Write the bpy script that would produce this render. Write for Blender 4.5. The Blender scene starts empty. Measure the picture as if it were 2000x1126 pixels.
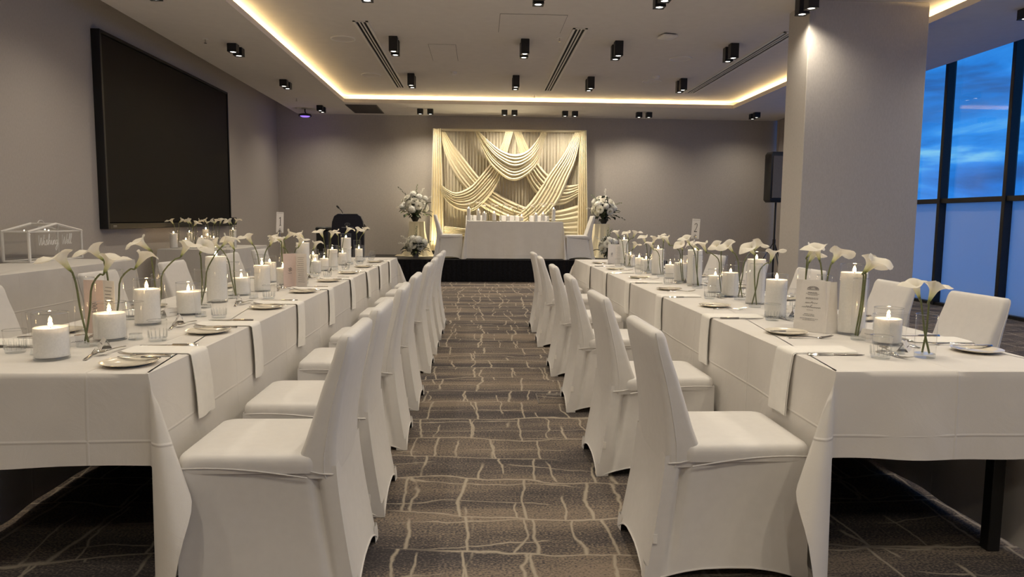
import bpy, math, random
from mathutils import Vector, Matrix
PI = math.pi; TAU = 2*PI
S = bpy.context.scene
C = S.collection
rnd = random.Random(11)

# ------------------------------------------------------------------ camera, world, exposure
cam_d = bpy.data.cameras.new('camera'); cam = bpy.data.objects.new('camera', cam_d); C.objects.link(cam)
FPX = 1373.56; YAW, PIT, ROL = 0.0455524, -0.0983246, 0.0090489
cam_d.sensor_fit = 'HORIZONTAL'; cam_d.sensor_width = 36.0; cam_d.lens = FPX/2000*36.0
cam_d.clip_start = 0.05; cam_d.clip_end = 200
_F = Vector((math.sin(YAW)*math.cos(PIT), math.cos(YAW)*math.cos(PIT), math.sin(PIT)))
_r = Vector((math.cos(YAW), -math.sin(YAW), 0)); _u = _r.cross(_F)
_R = _r*math.cos(ROL)+_u*math.sin(ROL); _U = -_r*math.sin(ROL)+_u*math.cos(ROL)
M = Matrix(((_R.x, _U.x, -_F.x, 0), (_R.y, _U.y, -_F.y, 0), (_R.z, _U.z, -_F.z, 1.25), (0, 0, 0, 1)))
cam.matrix_world = M
S.camera = cam
S.view_settings.view_transform = 'Standard'; S.view_settings.look = 'None'
S.view_settings.gamma = 1.0; S.view_settings.use_curve_mapping = False
S.view_settings.exposure = 0.0
try:
    S.cycles.transparent_max_bounces = 48
    S.cycles.max_bounces = 10; S.cycles.diffuse_bounces = 5; S.cycles.glossy_bounces = 4
    S.cycles.caustics_reflective = False; S.cycles.caustics_refractive = False
    S.cycles.sample_clamp_indirect = 4.0
except Exception:
    pass
WARM = (1.0, 0.878, 0.69)
P_SPOT = 28.0      # watts of one downlight
E_LED = 95.0       # strength of the cove strip
E_FLAME = 90.0

W = bpy.data.worlds.new('dusk_sky'); S.world = W; W.use_nodes = True
nt = W.node_tree; nt.nodes.clear()
def nd(t, typ, **kw):
    n = t.nodes.new(typ)
    for k, v in kw.items():
        if k == 'op': n.operation = v
        elif k.startswith('i_'):
            n.inputs[int(k[2:])].default_value = v
        else: setattr(n, k, v)
    return n
def ramp(t, stops, fac=None):
    n = t.nodes.new('ShaderNodeValToRGB'); e = n.color_ramp.elements
    while len(e) > 1: e.remove(e[-1])
    e[0].position = stops[0][0]; e[0].color = (*stops[0][1], 1)
    for p, c in stops[1:]:
        k = e.new(p); k.color = (*c, 1)
    if fac is not None: t.links.new(fac, n.inputs[0])
    return n
tc = nd(nt, 'ShaderNodeTexCoord')
mp = nd(nt, 'ShaderNodeMapping'); mp.inputs['Scale'].default_value = (2.3, 2.3, 11.0); mp.inputs['Location'].default_value = (0.4, 0.2, 0.55)
nt.links.new(tc.outputs['Generated'], mp.inputs['Vector'])
nz = nd(nt, 'ShaderNodeTexNoise'); nz.inputs['Scale'].default_value = 2.0; nz.inputs['Detail'].default_value = 7; nz.inputs['Roughness'].default_value = .55; nz.inputs['Distortion'].default_value = .5
nt.links.new(mp.outputs[0], nz.inputs['Vector'])
sep = nd(nt, 'ShaderNodeSeparateXYZ'); nt.links.new(tc.outputs['Generated'], sep.inputs[0])
r1 = ramp(nt, [(0.0, (.025, .10, .30)), (.38, (.035, .15, .46)), (.48, (.03, .25, .78)), (.56, (.045, .34, .95)), (.61, (.13, .50, 1.0)), (.66, (.26, .68, 1.0))], nz.outputs[0])
r2 = ramp(nt, [(0.40, (.20, .36, .55)), (.50, (.70, .82, .95)), (.56, (1, 1, 1)), (1.0, (.8, .85, .95))])
mm = nd(nt, 'ShaderNodeMath', op='MULTIPLY_ADD', i_1=.5, i_2=.5); nt.links.new(sep.outputs['Z'], mm.inputs[0]); nt.links.new(mm.outputs[0], r2.inputs[0])
mx = nd(nt, 'ShaderNodeMix', data_type='RGBA', blend_type='MULTIPLY'); mx.inputs[0].default_value = 1
nt.links.new(r1.outputs[0], mx.inputs[6]); nt.links.new(r2.outputs[0], mx.inputs[7])
bg = nd(nt, 'ShaderNodeBackground'); bg.inputs[1].default_value = 1.0
nt.links.new(mx.outputs[2], bg.inputs[0])
wo = nd(nt, 'ShaderNodeOutputWorld'); nt.links.new(bg.outputs[0], wo.inputs[0])

# ------------------------------------------------------------------ materials
def mat(name):
    m = bpy.data.materials.new(name); m.use_nodes = True; t = m.node_tree; t.nodes.clear()
    o = t.nodes.new('ShaderNodeOutputMaterial'); return m, t, o
def pbr(name, col, rough=.6, metal=0, noise=0, nscale=20, bump=0, bscale=200, spec=.5, emit=None, estr=0, sheen=0, stretch=None):
    m, t, o = mat(name)
    b = t.nodes.new('ShaderNodeBsdfPrincipled'); t.links.new(b.outputs[0], o.inputs[0])
    b.inputs['Base Color'].default_value = (*col, 1); b.inputs['Roughness'].default_value = rough; b.inputs['Metallic'].default_value = metal
    b.inputs['Specular IOR Level'].default_value = spec
    if sheen: b.inputs['Sheen Weight'].default_value = sheen
    if emit: b.inputs['Emission Color'].default_value = (*emit, 1); b.inputs['Emission Strength'].default_value = estr
    tc = t.nodes.new('ShaderNodeTexCoord'); vec = tc.outputs['Object']
    if stretch:
        mp = t.nodes.new('ShaderNodeMapping'); mp.inputs['Scale'].default_value = stretch; t.links.new(vec, mp.inputs[0]); vec = mp.outputs[0]
    if noise:
        n = t.nodes.new('ShaderNodeTexNoise'); n.inputs['Scale'].default_value = nscale; n.inputs['Detail'].default_value = 4; t.links.new(vec, n.inputs['Vector'])
        r = ramp(t, [(.3, tuple(c*(1-noise) for c in col)), (.7, tuple(min(1, c*(1+noise)) for c in col))], n.outputs[0])
        t.links.new(r.outputs[0], b.inputs['Base Color'])
    if bump:
        n = t.nodes.new('ShaderNodeTexNoise'); n.inputs['Scale'].default_value = bscale; n.inputs['Detail'].default_value = 3; t.links.new(vec, n.inputs['Vector'])
        bp = t.nodes.new('ShaderNodeBump'); bp.inputs['Strength'].default_value = bump; bp.inputs['Distance'].default_value = .004
        t.links.new(n.outputs[0], bp.inputs['Height']); t.links.new(bp.outputs[0], b.inputs['Normal'])
    return m
MT = {}
MT['wall'] = pbr('woven_wallpaper', (.50, .46, .42), .8, noise=.05, nscale=90, bump=.25, bscale=260, stretch=(1, 1, .35), spec=.2)
MT['pillar'] = pbr('pillar_wallpaper', (.56, .53, .50), .8, noise=.05, nscale=90, bump=.25, bscale=260, stretch=(1, 1, .35), spec=.2)
MT['ceil'] = pbr('ceiling_paint', (.80, .765, .73), .85, noise=.02, nscale=8, bump=.05, bscale=120, spec=.2)
MT['black'] = pbr('black_metal', (.012, .012, .013), .45, noise=.2, nscale=40)
MT['blackcloth'] = pbr('black_skirting', (.010, .010, .012), .9, noise=.3, nscale=30, spec=.1)
MT['deck'] = pbr('black_stage_deck', (.035, .033, .032), .6, noise=.3, nscale=50)
MT['screen'] = pbr('dark_screen', (.007, .006, .0055), .55, noise=.1, nscale=3, spec=.15)
MT['bezel'] = pbr('screen_bezel', (.006, .006, .006), .4, noise=.1, nscale=20)
MT['spandex'] = pbr('white_spandex', (.73, .71, .69), .55, noise=.02, nscale=30, bump=.05, bscale=500, spec=.3, sheen=.15)
MT['napkin'] = pbr('napkin_linen', (.88, .855, .81), .8, noise=.02, nscale=40, bump=.25, bscale=700, spec=.2)
MT['cream'] = pbr('cream_chiffon', (.90, .81, .58), .7, noise=.03, nscale=12, bump=.05, bscale=300, spec=.2, sheen=.2)
MT['chrome'] = pbr('polished_steel', (.62, .60, .57), .16, 1.0, noise=.1, nscale=30)
MT['plate'] = pbr('cream_china', (.78, .72, .60), .12, noise=.02, nscale=15, spec=.6)
MT['paper'] = pbr('card_paper', (.78, .75, .72), .7, noise=.02, nscale=60, spec=.2)
MT['pinkpaper'] = pbr('blush_card', (.72, .58, .52), .7, noise=.03, nscale=60, spec=.2)
MT['ink'] = pbr('black_ink', (.03, .03, .035), .6, noise=.1, nscale=60)
MT['greyink'] = pbr('grey_ink', (.17, .16, .17), .6, noise=.1, nscale=60)
MT['whitepaint'] = pbr('white_metal_frame', (.80, .78, .74), .4, noise=.03, nscale=40)
MT['vinyl'] = pbr('white_vinyl', (.85, .84, .82), .5, noise=.02, nscale=60)
MT['stem'] = pbr('lily_stem', (.13, .145, .055), .5, noise=.2, nscale=40)
MT['leaf'] = pbr('dark_leaf', (.022, .035, .014), .5, noise=.35, nscale=25)
MT['leaflight'] = pbr('light_leaf', (.12, .16, .05), .5, noise=.3, nscale=25)
MT['hydr'] = pbr('hydrangea_petal', (.92, .91, .85), .7, noise=.05, nscale=60, bump=.3, bscale=60)
MT['spadix'] = pbr('lily_spadix', (.75, .62, .18), .6, noise=.1, nscale=60)
MT['navy'] = pbr('navy_panel', (.007, .009, .022), .35, noise=.1, nscale=10)
MT['whiteplastic'] = pbr('white_plastic', (.90, .88, .85), .5, noise=.02, nscale=40)
MT['ventwhite'] = pbr('vent_aluminium', (.90, .87, .82), .5, noise=.02, nscale=40)
MT['grille'] = pbr('grey_grille', (.13, .115, .105), .7, noise=.1, nscale=60)
MT['dark'] = pbr('dark_void', (.01, .01, .01), .9, noise=.1, nscale=20)
MT['curtain'] = pbr('taupe_curtain', (.46, .42, .40), .8, noise=.06, nscale=40, spec=.2)
MT['wick'] = pbr('burnt_wick', (.02, .015, .012), .9, noise=.2, nscale=90)
MT['logo'] = pbr('silver_print', (.30, .31, .34), .4, noise=.05, nscale=60)
MT['conc'] = pbr('grey_pot', (.20, .19, .18), .6, noise=.1, nscale=30)
MT['yellowfl'] = pbr('yellow_bloom', (.62, .42, .10), .6, noise=.1, nscale=40)

def emis(name, col, st):
    m, t, o = mat(name); e = t.nodes.new('ShaderNodeEmission'); e.inputs[0].default_value = (*col, 1); e.inputs[1].default_value = st
    t.links.new(e.outputs[0], o.inputs[0]); return m
MT['lamp'] = emis('lamp_glow', (1, .93, .80), 9.0)
MT['led'] = emis('led_strip_glow', (1.0, .69, .31), E_LED)
MT['flame'] = emis('candle_flame', (1.0, .66, .30), E_FLAME)
MT['purple'] = emis('violet_glow', (.30, .16, 1.0), 1.6)
MT['bulb'] = emis('fairy_light', (1.0, .85, .6), 8.0)

def thin_glass(name, tint=(1, 1, 1), edge=.55, base=.035, rough=.02):
    m, t, o = mat(name)
    lw = t.nodes.new('ShaderNodeLayerWeight'); lw.inputs[0].default_value = .5
    pw = nd(t, 'ShaderNodeMath', op='POWER', i_1=4.0); t.links.new(lw.outputs['Facing'], pw.inputs[0])
    ma = nd(t, 'ShaderNodeMath', op='MULTIPLY_ADD', i_1=edge, i_2=base); t.links.new(pw.outputs[0], ma.inputs[0])
    tr = t.nodes.new('ShaderNodeBsdfTransparent'); tr.inputs[0].default_value = (*tint, 1)
    gl = t.nodes.new('ShaderNodeBsdfGlossy'); gl.inputs['Roughness'].default_value = rough; gl.inputs[0].default_value = (.95, .95, .95, 1)
    ms = t.nodes.new('ShaderNodeMixShader'); t.links.new(ma.outputs[0], ms.inputs[0]); t.links.new(tr.outputs[0], ms.inputs[1]); t.links.new(gl.outputs[0], ms.inputs[2])
    t.links.new(ms.outputs[0], o.inputs[0]); return m
MT['glass'] = thin_glass('clear_thin_glass', (.99, .99, .985), .6, .035)
MT['glassrim'] = thin_glass('glass_rim', (.90, .91, .91), .5, .16)
MT['glassbase'] = thin_glass('glass_base', (.93, .945, .95), .5, .12)
MT['water'] = thin_glass('clear_water', (.96, .97, .97), .3, .03)
MT['winglass'] = thin_glass('window_glass', (.96, .98, 1.0), .6, .05, .0)
def frosted():
    m, t, o = mat('frosted_glass')
    a = t.nodes.new('ShaderNodeBsdfTranslucent'); a.inputs[0].default_value = (.78, .88, .95, 1)
    g = t.nodes.new('ShaderNodeBsdfGlossy'); g.inputs['Roughness'].default_value = .06
    n = t.nodes.new('ShaderNodeTexNoise'); n.inputs['Scale'].default_value = .7
    r = ramp(t, [(.3, (.90, .94, .97)), (.7, (.97, .98, 1.0))], n.outputs[0]); t.links.new(r.outputs[0], a.inputs[0])
    df = t.nodes.new('ShaderNodeBsdfDiffuse'); df.inputs[0].default_value = (.85, .87, .88, 1)
    m0 = t.nodes.new('ShaderNodeMixShader'); m0.inputs[0].default_value = .22; t.links.new(a.outputs[0], m0.inputs[1]); t.links.new(df.outputs[0], m0.inputs[2])
    ms = t.nodes.new('ShaderNodeMixShader'); ms.inputs[0].default_value = .05
    t.links.new(m0.outputs[0], ms.inputs[1]); t.links.new(g.outputs[0], ms.inputs[2]); t.links.new(ms.outputs[0], o.inputs[0]); return m
MT['frost'] = frosted()
def two_sided(name, col, tr=.35, noise=.04, nscale=25):
    m, t, o = mat(name)
    n = t.nodes.new('ShaderNodeTexNoise'); n.inputs['Scale'].default_value = nscale; tc = t.nodes.new('ShaderNodeTexCoord'); t.links.new(tc.outputs['Object'], n.inputs['Vector'])
    r = ramp(t, [(.3, tuple(c*(1-noise) for c in col)), (.7, tuple(min(1, c*(1+noise)) for c in col))], n.outputs[0])
    d = t.nodes.new('ShaderNodeBsdfPrincipled'); d.inputs['Roughness'].default_value = .6; d.inputs['Specular IOR Level'].default_value = .3
    a = t.nodes.new('ShaderNodeBsdfTranslucent')
    t.links.new(r.outputs[0], d.inputs['Base Color']); t.links.new(r.outputs[0], a.inputs[0])
    ms = t.nodes.new('ShaderNodeMixShader'); ms.inputs[0].default_value = tr
    t.links.new(d.outputs[0], ms.inputs[1]); t.links.new(a.outputs[0], ms.inputs[2]); t.links.new(ms.outputs[0], o.inputs[0]); return m
MT['wax'] = pbr('white_wax', (.92, .90, .865), .6, noise=.04, nscale=160, spec=.3)
_b = [n for n in MT['wax'].node_tree.nodes if n.type == 'BSDF_PRINCIPLED'][0]
_b.inputs['Subsurface Weight'].default_value = .85; _b.inputs['Subsurface Radius'].default_value = (1.0, 1.0, 1.0); _b.inputs['Subsurface Scale'].default_value = .018
MT['rose'] = two_sided('white_rose', (.92, .90, .82), .3, .03, 30)
MT['sheer'] = two_sided('cream_sheer', (.86, .79, .62), .35)
def lily_mat():
    m, t, o = mat('calla_white')
    tc = t.nodes.new('ShaderNodeTexCoord'); sp = t.nodes.new('ShaderNodeSeparateXYZ'); t.links.new(tc.outputs['Object'], sp.inputs[0])
    mr = t.nodes.new('ShaderNodeMapRange'); mr.inputs[1].default_value = 0.0; mr.inputs[2].default_value = .045; t.links.new(sp.outputs['Z'], mr.inputs[0])
    r = ramp(t, [(0, (.30, .36, .08)), (.35, (.74, .74, .46)), (1, (.88, .84, .74))], mr.outputs[0])
    d = t.nodes.new('ShaderNodeBsdfPrincipled'); d.inputs['Roughness'].default_value = .45; d.inputs['Specular IOR Level'].default_value = .4
    a = t.nodes.new('ShaderNodeBsdfTranslucent')
    t.links.new(r.outputs[0], d.inputs['Base Color']); t.links.new(r.outputs[0], a.inputs[0])
    ms = t.nodes.new('ShaderNodeMixShader'); ms.inputs[0].default_value = .3
    t.links.new(d.outputs[0], ms.inputs[1]); t.links.new(a.outputs[0], ms.inputs[2]); t.links.new(ms.outputs[0], o.inputs[0]); return m
MT['lily'] = lily_mat()
def cloth_mat():
    m, t, o = mat('white_tablecloth')
    b = t.nodes.new('ShaderNodeBsdfPrincipled'); b.inputs['Roughness'].default_value = .62; b.inputs['Specular IOR Level'].default_value = .35
    b.inputs['Sheen Weight'].default_value = .1
    tc = t.nodes.new('ShaderNodeTexCoord'); sp = t.nodes.new('ShaderNodeSeparateXYZ'); t.links.new(tc.outputs['Object'], sp.inputs[0])
    n = t.nodes.new('ShaderNodeTexNoise'); n.inputs['Scale'].default_value = 6; n.inputs['Detail'].default_value = 3; t.links.new(tc.outputs['Object'], n.inputs['Vector'])
    r = ramp(t, [(.3, (.72, .69, .65)), (.7, (.76, .73, .69))], n.outputs[0]); t.links.new(r.outputs[0], b.inputs['Base Color'])
    def ridge(src, period, off, w):
        a = nd(t, 'ShaderNodeMath', op='ADD', i_1=off); t.links.new(src, a.inputs[0])
        p = nd(t, 'ShaderNodeMath', op='PINGPONG', i_1=period/2); t.links.new(a.outputs[0], p.inputs[0])
        q = nd(t, 'ShaderNodeMapRange', interpolation_type='SMOOTHSTEP'); q.inputs[1].default_value = 0; q.inputs[2].default_value = w; q.inputs[3].default_value = 1; q.inputs[4].default_value = 0
        t.links.new(p.outputs[0], q.inputs[0]); return q.outputs[0]
    hs = [ridge(sp.outputs['Z'], .72, -.535, .007), ridge(sp.outputs['Y'], .78, .1, .007), ridge(sp.outputs['X'], .57, -1.61, .007)]
    acc = hs[0]
    for h in hs[1:]:
        ad = nd(t, 'ShaderNodeMath', op='MAXIMUM'); t.links.new(acc, ad.inputs[0]); t.links.new(h, ad.inputs[1]); acc = ad.outputs[0]
    n2 = t.nodes.new('ShaderNodeTexNoise'); n2.inputs['Scale'].default_value = 4.5; n2.inputs['Detail'].default_value = 5; n2.inputs['Distortion'].default_value = 1.2; t.links.new(tc.outputs['Object'], n2.inputs['Vector'])
    mad = nd(t, 'ShaderNodeMath', op='MULTIPLY_ADD', i_1=2.2); t.links.new(n2.outputs[0], mad.inputs[0]); t.links.new(acc, mad.inputs[2])
    n3 = t.nodes.new('ShaderNodeTexNoise'); n3.inputs['Scale'].default_value = 600; t.links.new(tc.outputs['Object'], n3.inputs['Vector'])
    mad2 = nd(t, 'ShaderNodeMath', op='MULTIPLY_ADD', i_1=.12); t.links.new(n3.outputs[0], mad2.inputs[0]); t.links.new(mad.outputs[0], mad2.inputs[2])
    bp = t.nodes.new('ShaderNodeBump'); bp.inputs['Strength'].default_value = .5; bp.inputs['Distance'].default_value = .0035
    t.links.new(mad2.outputs[0], bp.inputs['Height']); t.links.new(bp.outputs[0], b.inputs['Normal']); t.links.new(b.outputs[0], o.inputs[0]); return m
MT['cloth'] = cloth_mat()
def carpet_mat():
    m, t, o = mat('patterned_carpet')
    b = t.nodes.new('ShaderNodeBsdfPrincipled'); b.inputs['Roughness'].default_value = .95; b.inputs['Specular IOR Level'].default_value = .1
    tc = t.nodes.new('ShaderNodeTexCoord')
    def noise(scale, st=(1, 1, 1), det=3, dist=0, vec=None):
        mp = t.nodes.new('ShaderNodeMapping'); mp.inputs['Scale'].default_value = st; t.links.new(vec or tc.outputs['Object'], mp.inputs[0])
        n = t.nodes.new('ShaderNodeTexNoise'); n.inputs['Scale'].default_value = scale; n.inputs['Detail'].default_value = det; n.inputs['Distortion'].default_value = dist
        t.links.new(mp.outputs[0], n.inputs['Vector']); return n
    band = noise(1.0, (.5, 3.3, 1), 4, .3)
    streak = noise(1.0, (5, 70, 1), 3)
    speck = noise(1.0, (95, 150, 1), 2)
    warp = noise(6.5, (1, 1, 1), 5); big = noise(.9, (1, 1, 1), 1)
    wv = nd(t, 'ShaderNodeVectorMath', operation='SCALE'); wv.inputs['Scale'].default_value = .075
    sub = nd(t, 'ShaderNodeVectorMath', operation='SUBTRACT'); sub.inputs[1].default_value = (.5, .5, .5); t.links.new(warp.outputs['Color'], sub.inputs[0]); t.links.new(sub.outputs[0], wv.inputs[0])
    bs = nd(t, 'ShaderNodeVectorMath', operation='SCALE'); bs.inputs['Scale'].default_value = .35; t.links.new(big.outputs['Color'], bs.inputs[0])
    av0 = nd(t, 'ShaderNodeVectorMath', operation='ADD'); t.links.new(tc.outputs['Object'], av0.inputs[0]); t.links.new(bs.outputs[0], av0.inputs[1])
    av = nd(t, 'ShaderNodeVectorMath', operation='ADD'); t.links.new(av0.outputs[0], av.inputs[0]); t.links.new(wv.outputs[0], av.inputs[1])
    sxy = t.nodes.new('ShaderNodeSeparateXYZ'); t.links.new(tc.outputs['Object'], sxy.inputs[0])
    def M2(op, a_, b_=None, c_=None):
        n = nd(t, 'ShaderNodeMath', op=op)
        for i_, v_ in enumerate((a_, b_, c_)):
            if v_ is None: continue
            if isinstance(v_, (int, float)): n.inputs[i_].default_value = v_
            else: t.links.new(v_, n.inputs[i_])
        return n.outputs[0]
    def lineset(axis, period, wst, wamp, fst, famp, mst, m0, m1, w0, w1, seed):
        lo = noise(1.0, wst, 2); lo.inputs['Scale'].default_value = 1.0
        def nz_(st, det, off):
            mp = t.nodes.new('ShaderNodeMapping'); mp.inputs['Scale'].default_value = st; mp.inputs['Location'].default_value = (off, off*1.7, off*.3); t.links.new(tc.outputs['Object'], mp.inputs[0])
            n = t.nodes.new('ShaderNodeTexNoise'); n.inputs['Scale'].default_value = 1.0; n.inputs['Detail'].default_value = det; t.links.new(mp.outputs[0], n.inputs['Vector']); return n.outputs[0]
        u = M2('MULTIPLY_ADD', nz_(wst, 2, seed), wamp, sxy.outputs[axis])
        u = M2('MULTIPLY_ADD', nz_(fst, 3, seed+5), famp, u)
        if axis == 0:
            rowi = M2('FLOOR', M2('DIVIDE', M2('MULTIPLY_ADD', nz_((.8, 1.1, 1), 2, 43.0), .6, M2('MULTIPLY_ADD', nz_((6, 9, 1), 3, 48.0), .055, sxy.outputs[1])), .36))
            wn_ = t.nodes.new('ShaderNodeTexWhiteNoise'); wn_.noise_dimensions = '1D'; t.links.new(M2('ADD', rowi, seed), wn_.inputs['W'])
            u = M2('MULTIPLY_ADD', wn_.outputs['Value'], .17, u)
        d = M2('PINGPONG', u, period/2)
        d = M2('MULTIPLY_ADD', speck.outputs[0], .012, d)
        mr = nd(t, 'ShaderNodeMapRange', interpolation_type='SMOOTHSTEP'); mr.inputs[1].default_value = w0+.006; mr.inputs[2].default_value = w1+.006; mr.inputs[3].default_value = 1; mr.inputs[4].default_value = 0
        t.links.new(d, mr.inputs[0])
        mk_ = ramp(t, [(m0, (0, 0, 0)), (m1, (1, 1, 1))], nz_(mst, 2, seed+9))
        return M2('MULTIPLY', mr.outputs[0], mk_.outputs[0])
    ls = [lineset(0, .30, (1.1, .55, 1), .40, (9, 7, 1), .05, (2.6, 1.5, 1), .36, .42, .002, .011, 1.0),
          lineset(0, .23, (1.3, .8, 1), .42, (11, 8, 1), .055, (2.4, 2.0, 1), .47, .51, .001, .009, 21.0),
          lineset(1, .36, (.8, 1.1, 1), .6, (6, 9, 1), .055, (1.3, 2.6, 1), .34, .40, .001, .010, 43.0),
          lineset(1, .22, (.9, 1.3, 1), .5, (7, 11, 1), .06, (2.2, 2.4, 1), .47, .52, .000, .008, 67.0)]
    acc = ls[0]
    for l_ in ls[1:]: acc = M2('MAXIMUM', acc, l_)
    class _L: outputs = [acc]
    lm = _L
    sm = nd(t, 'ShaderNodeMath', op='MULTIPLY_ADD', i_1=.22, i_2=-.11); t.links.new(streak.outputs[0], sm.inputs[0])
    ba = nd(t, 'ShaderNodeMath', op='ADD'); t.links.new(band.outputs[0], ba.inputs[0]); t.links.new(sm.outputs[0], ba.inputs[1])
    spm = nd(t, 'ShaderNodeMath', op='MULTIPLY_ADD', i_1=1.1, i_2=-.55); t.links.new(speck.outputs[0], spm.inputs[0])
    bb = nd(t, 'ShaderNodeMath', op='ADD'); t.links.new(ba.outputs[0], bb.inputs[0]); t.links.new(spm.outputs[0], bb.inputs[1])
    base = ramp(t, [(.30, (.058, .053, .058)), (.47, (.098, .088, .088)), (.57, (.185, .152, .126)), (.72, (.26, .21, .168))], bb.outputs[0])
    mxl = nd(t, 'ShaderNodeMix', data_type='RGBA'); mxl.inputs[7].default_value = (.42, .37, .30, 1)
    lf = nd(t, 'ShaderNodeMath', op='MULTIPLY', i_1=.85); t.links.new(lm.outputs[0], lf.inputs[0]); t.links.new(lf.outputs[0], mxl.inputs[0]); t.links.new(base.outputs[0], mxl.inputs[6])
    t.links.new(mxl.outputs[2], b.inputs['Base Color'])
    bp = t.nodes.new('ShaderNodeBump'); bp.inputs['Strength'].default_value = .6; bp.inputs['Distance'].default_value = .004
    t.links.new(speck.outputs[0], bp.inputs['Height']); t.links.new(bp.outputs[0], b.inputs['Normal']); t.links.new(b.outputs[0], o.inputs[0]); return m
MT['carpet'] = carpet_mat()

# ------------------------------------------------------------------ mesh helpers
class MB:
    def __init__(s): s.v = []; s.f = []
    def add(s, vs, fs, M=None):
        b = len(s.v)
        s.v += [tuple(M @ Vector(p)) for p in vs] if M is not None else [tuple(p) for p in vs]
        s.f += [tuple(i+b for i in f) for f in fs]; return s
    def box(s, x0, x1, y0, y1, z0, z1, c=0.0, M=None):
        if c <= 0:
            vs = [(x, y, z) for z in (z0, z1) for y in (y0, y1) for x in (x0, x1)]
            return s.add(vs, [(0, 2, 3, 1), (4, 5, 7, 6), (0, 1, 5, 4), (2, 6, 7, 3), (0, 4, 6, 2), (1, 3, 7, 5)], M)
        def ring(d, z): return [(x0+d+(c if k in (0, 7) else 0) if k in (0, 3, 4, 7) and False else 0, 0, z) for k in range(8)]
        def oct(d, z):
            a, b, e, f = x0+d, x1-d, y0+d, y1-d
            return [(a+c, e, z), (b-c, e, z), (b, e+c, z), (b, f-c, z), (b-c, f, z), (a+c, f, z), (a, f-c, z), (a, e+c, z)]
        rs = [oct(c, z0), oct(0, z0+c), oct(0, z1-c), oct(c, z1)]
        return s.loft(rs, True, True, M)
    def loft(s, rings, cap0=False, cap1=False, M=None, closed=True):
        n = len(rings[0]); vs = [p for r in rings for p in r]; fs = []
        for i in range(len(rings)-1):
            for j in range(n if closed else n-1):
                k = (j+1) % n
                fs.append((i*n+j, i*n+k, (i+1)*n+k, (i+1)*n+j))
        if cap0: fs.append(tuple(range(n-1, -1, -1)))
        if cap1: fs.append(tuple((len(rings)-1)*n+j for j in range(n)))
        return s.add(vs, fs, M)
    def lathe(s, prof, n=16, M=None, cap0=False, cap1=False):
        rs = [[(r*math.cos(TAU*k/n), r*math.sin(TAU*k/n), z) for k in range(n)] for r, z in prof]
        return s.loft(rs, cap0, cap1, M)
    def tube(s, pts, r, n=6, cap=True, M=None):
        pts = [Vector(p) for p in pts]; rings = []; up = None
        for i, p in enumerate(pts):
            d = (pts[min(i+1, len(pts)-1)]-pts[max(i-1, 0)])
            if d.length < 1e-9: d = Vector((0, 0, 1))
            d.normalize()
            if up is None: up = Vector((0, 0, 1)) if abs(d.z) < .9 else Vector((1, 0, 0))
            a = d.cross(up); a.normalize(); bb = a.cross(d); up = bb
            rr = r[i] if isinstance(r, (list, tuple)) else r
            rings.append([tuple(p+(a*math.cos(TAU*k/n)+bb*math.sin(TAU*k/n))*rr) for k in range(n)])
        return s.loft(rings, cap, cap, M)
    def grid(s, fn, nu, nv, M=None):
        vs = [fn(i/nu, j/nv) for i in range(nu+1) for j in range(nv+1)]
        fs = [(i*(nv+1)+j, (i+1)*(nv+1)+j, (i+1)*(nv+1)+j+1, i*(nv+1)+j+1) for i in range(nu) for j in range(nv)]
        return s.add(vs, fs, M)
    def mesh(s, name, m, smooth=True, ang=40):
        me = bpy.data.meshes.new(name); me.from_pydata(s.v, [], s.f)
        me.materials.append(MT[m] if isinstance(m, str) else m)
        if smooth:
            me.polygons.foreach_set('use_smooth', [True]*len(me.polygons))
            try: me.set_sharp_from_angle(angle=math.radians(ang))
            except Exception: pass
        me.update(); return me
def obj(name, me, parent=None, loc=(0, 0, 0), rot=(0, 0, 0), sc=None):
    o = bpy.data.objects.new(name, me); C.objects.link(o)
    o.location = loc; o.rotation_euler = rot
    if sc: o.scale = sc if isinstance(sc, (tuple, list)) else (sc,)*3
    if parent is not None: o.parent = parent
    return o
def tag(o, label, cat, group=None):
    o['label'] = label; o['category'] = cat
    if group: o['group'] = group
    return o
def thing(name, label, cat, loc=(0, 0, 0), rz=0.0, group=None):
    o = bpy.data.objects.new(name, None); C.objects.link(o); o.location = loc; o.rotation_euler = (0, 0, rz); o.empty_display_size = .05
    return tag(o, label, cat, group)
def struct(name, mb, m, parent=None, smooth=False):
    o = obj(name, mb.mesh(name, m, smooth), parent)
    if parent is None: o['kind'] = 'structure'
    return o
def catmull(pts, n):
    P = [Vector(p) for p in pts]; out = []
    for i in range(n+1):
        t = i/n*(len(P)-1); k = min(int(t), len(P)-2); f = t-k
        a, b, c, d = P[max(k-1, 0)], P[k], P[k+1], P[min(k+2, len(P)-1)]
        out.append(.5*((2*b)+(c-a)*f+(2*a-5*b+4*c-d)*f*f+(3*b-a-3*c+d)*f**3))
    return out
def rrect(x0, x1, y0, y1, r, z, k=4):
    out = []
    for cx, cy, a0 in ((x1-r, y1-r, 0), (x0+r, y1-r, PI/2), (x0+r, y0+r, PI), (x1-r, y0+r, 1.5*PI)):
        for i in range(k+1):
            a = a0+PI/2*i/k; out.append((cx+r*math.cos(a), cy+r*math.sin(a), z))
    return out
ORD = ['first', 'second', 'third', 'fourth', 'fifth', 'sixth', 'seventh', 'eighth', 'ninth', 'tenth', 'eleventh', 'twelfth', 'thirteenth', 'fourteenth', 'fifteenth', 'sixteenth']

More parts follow.
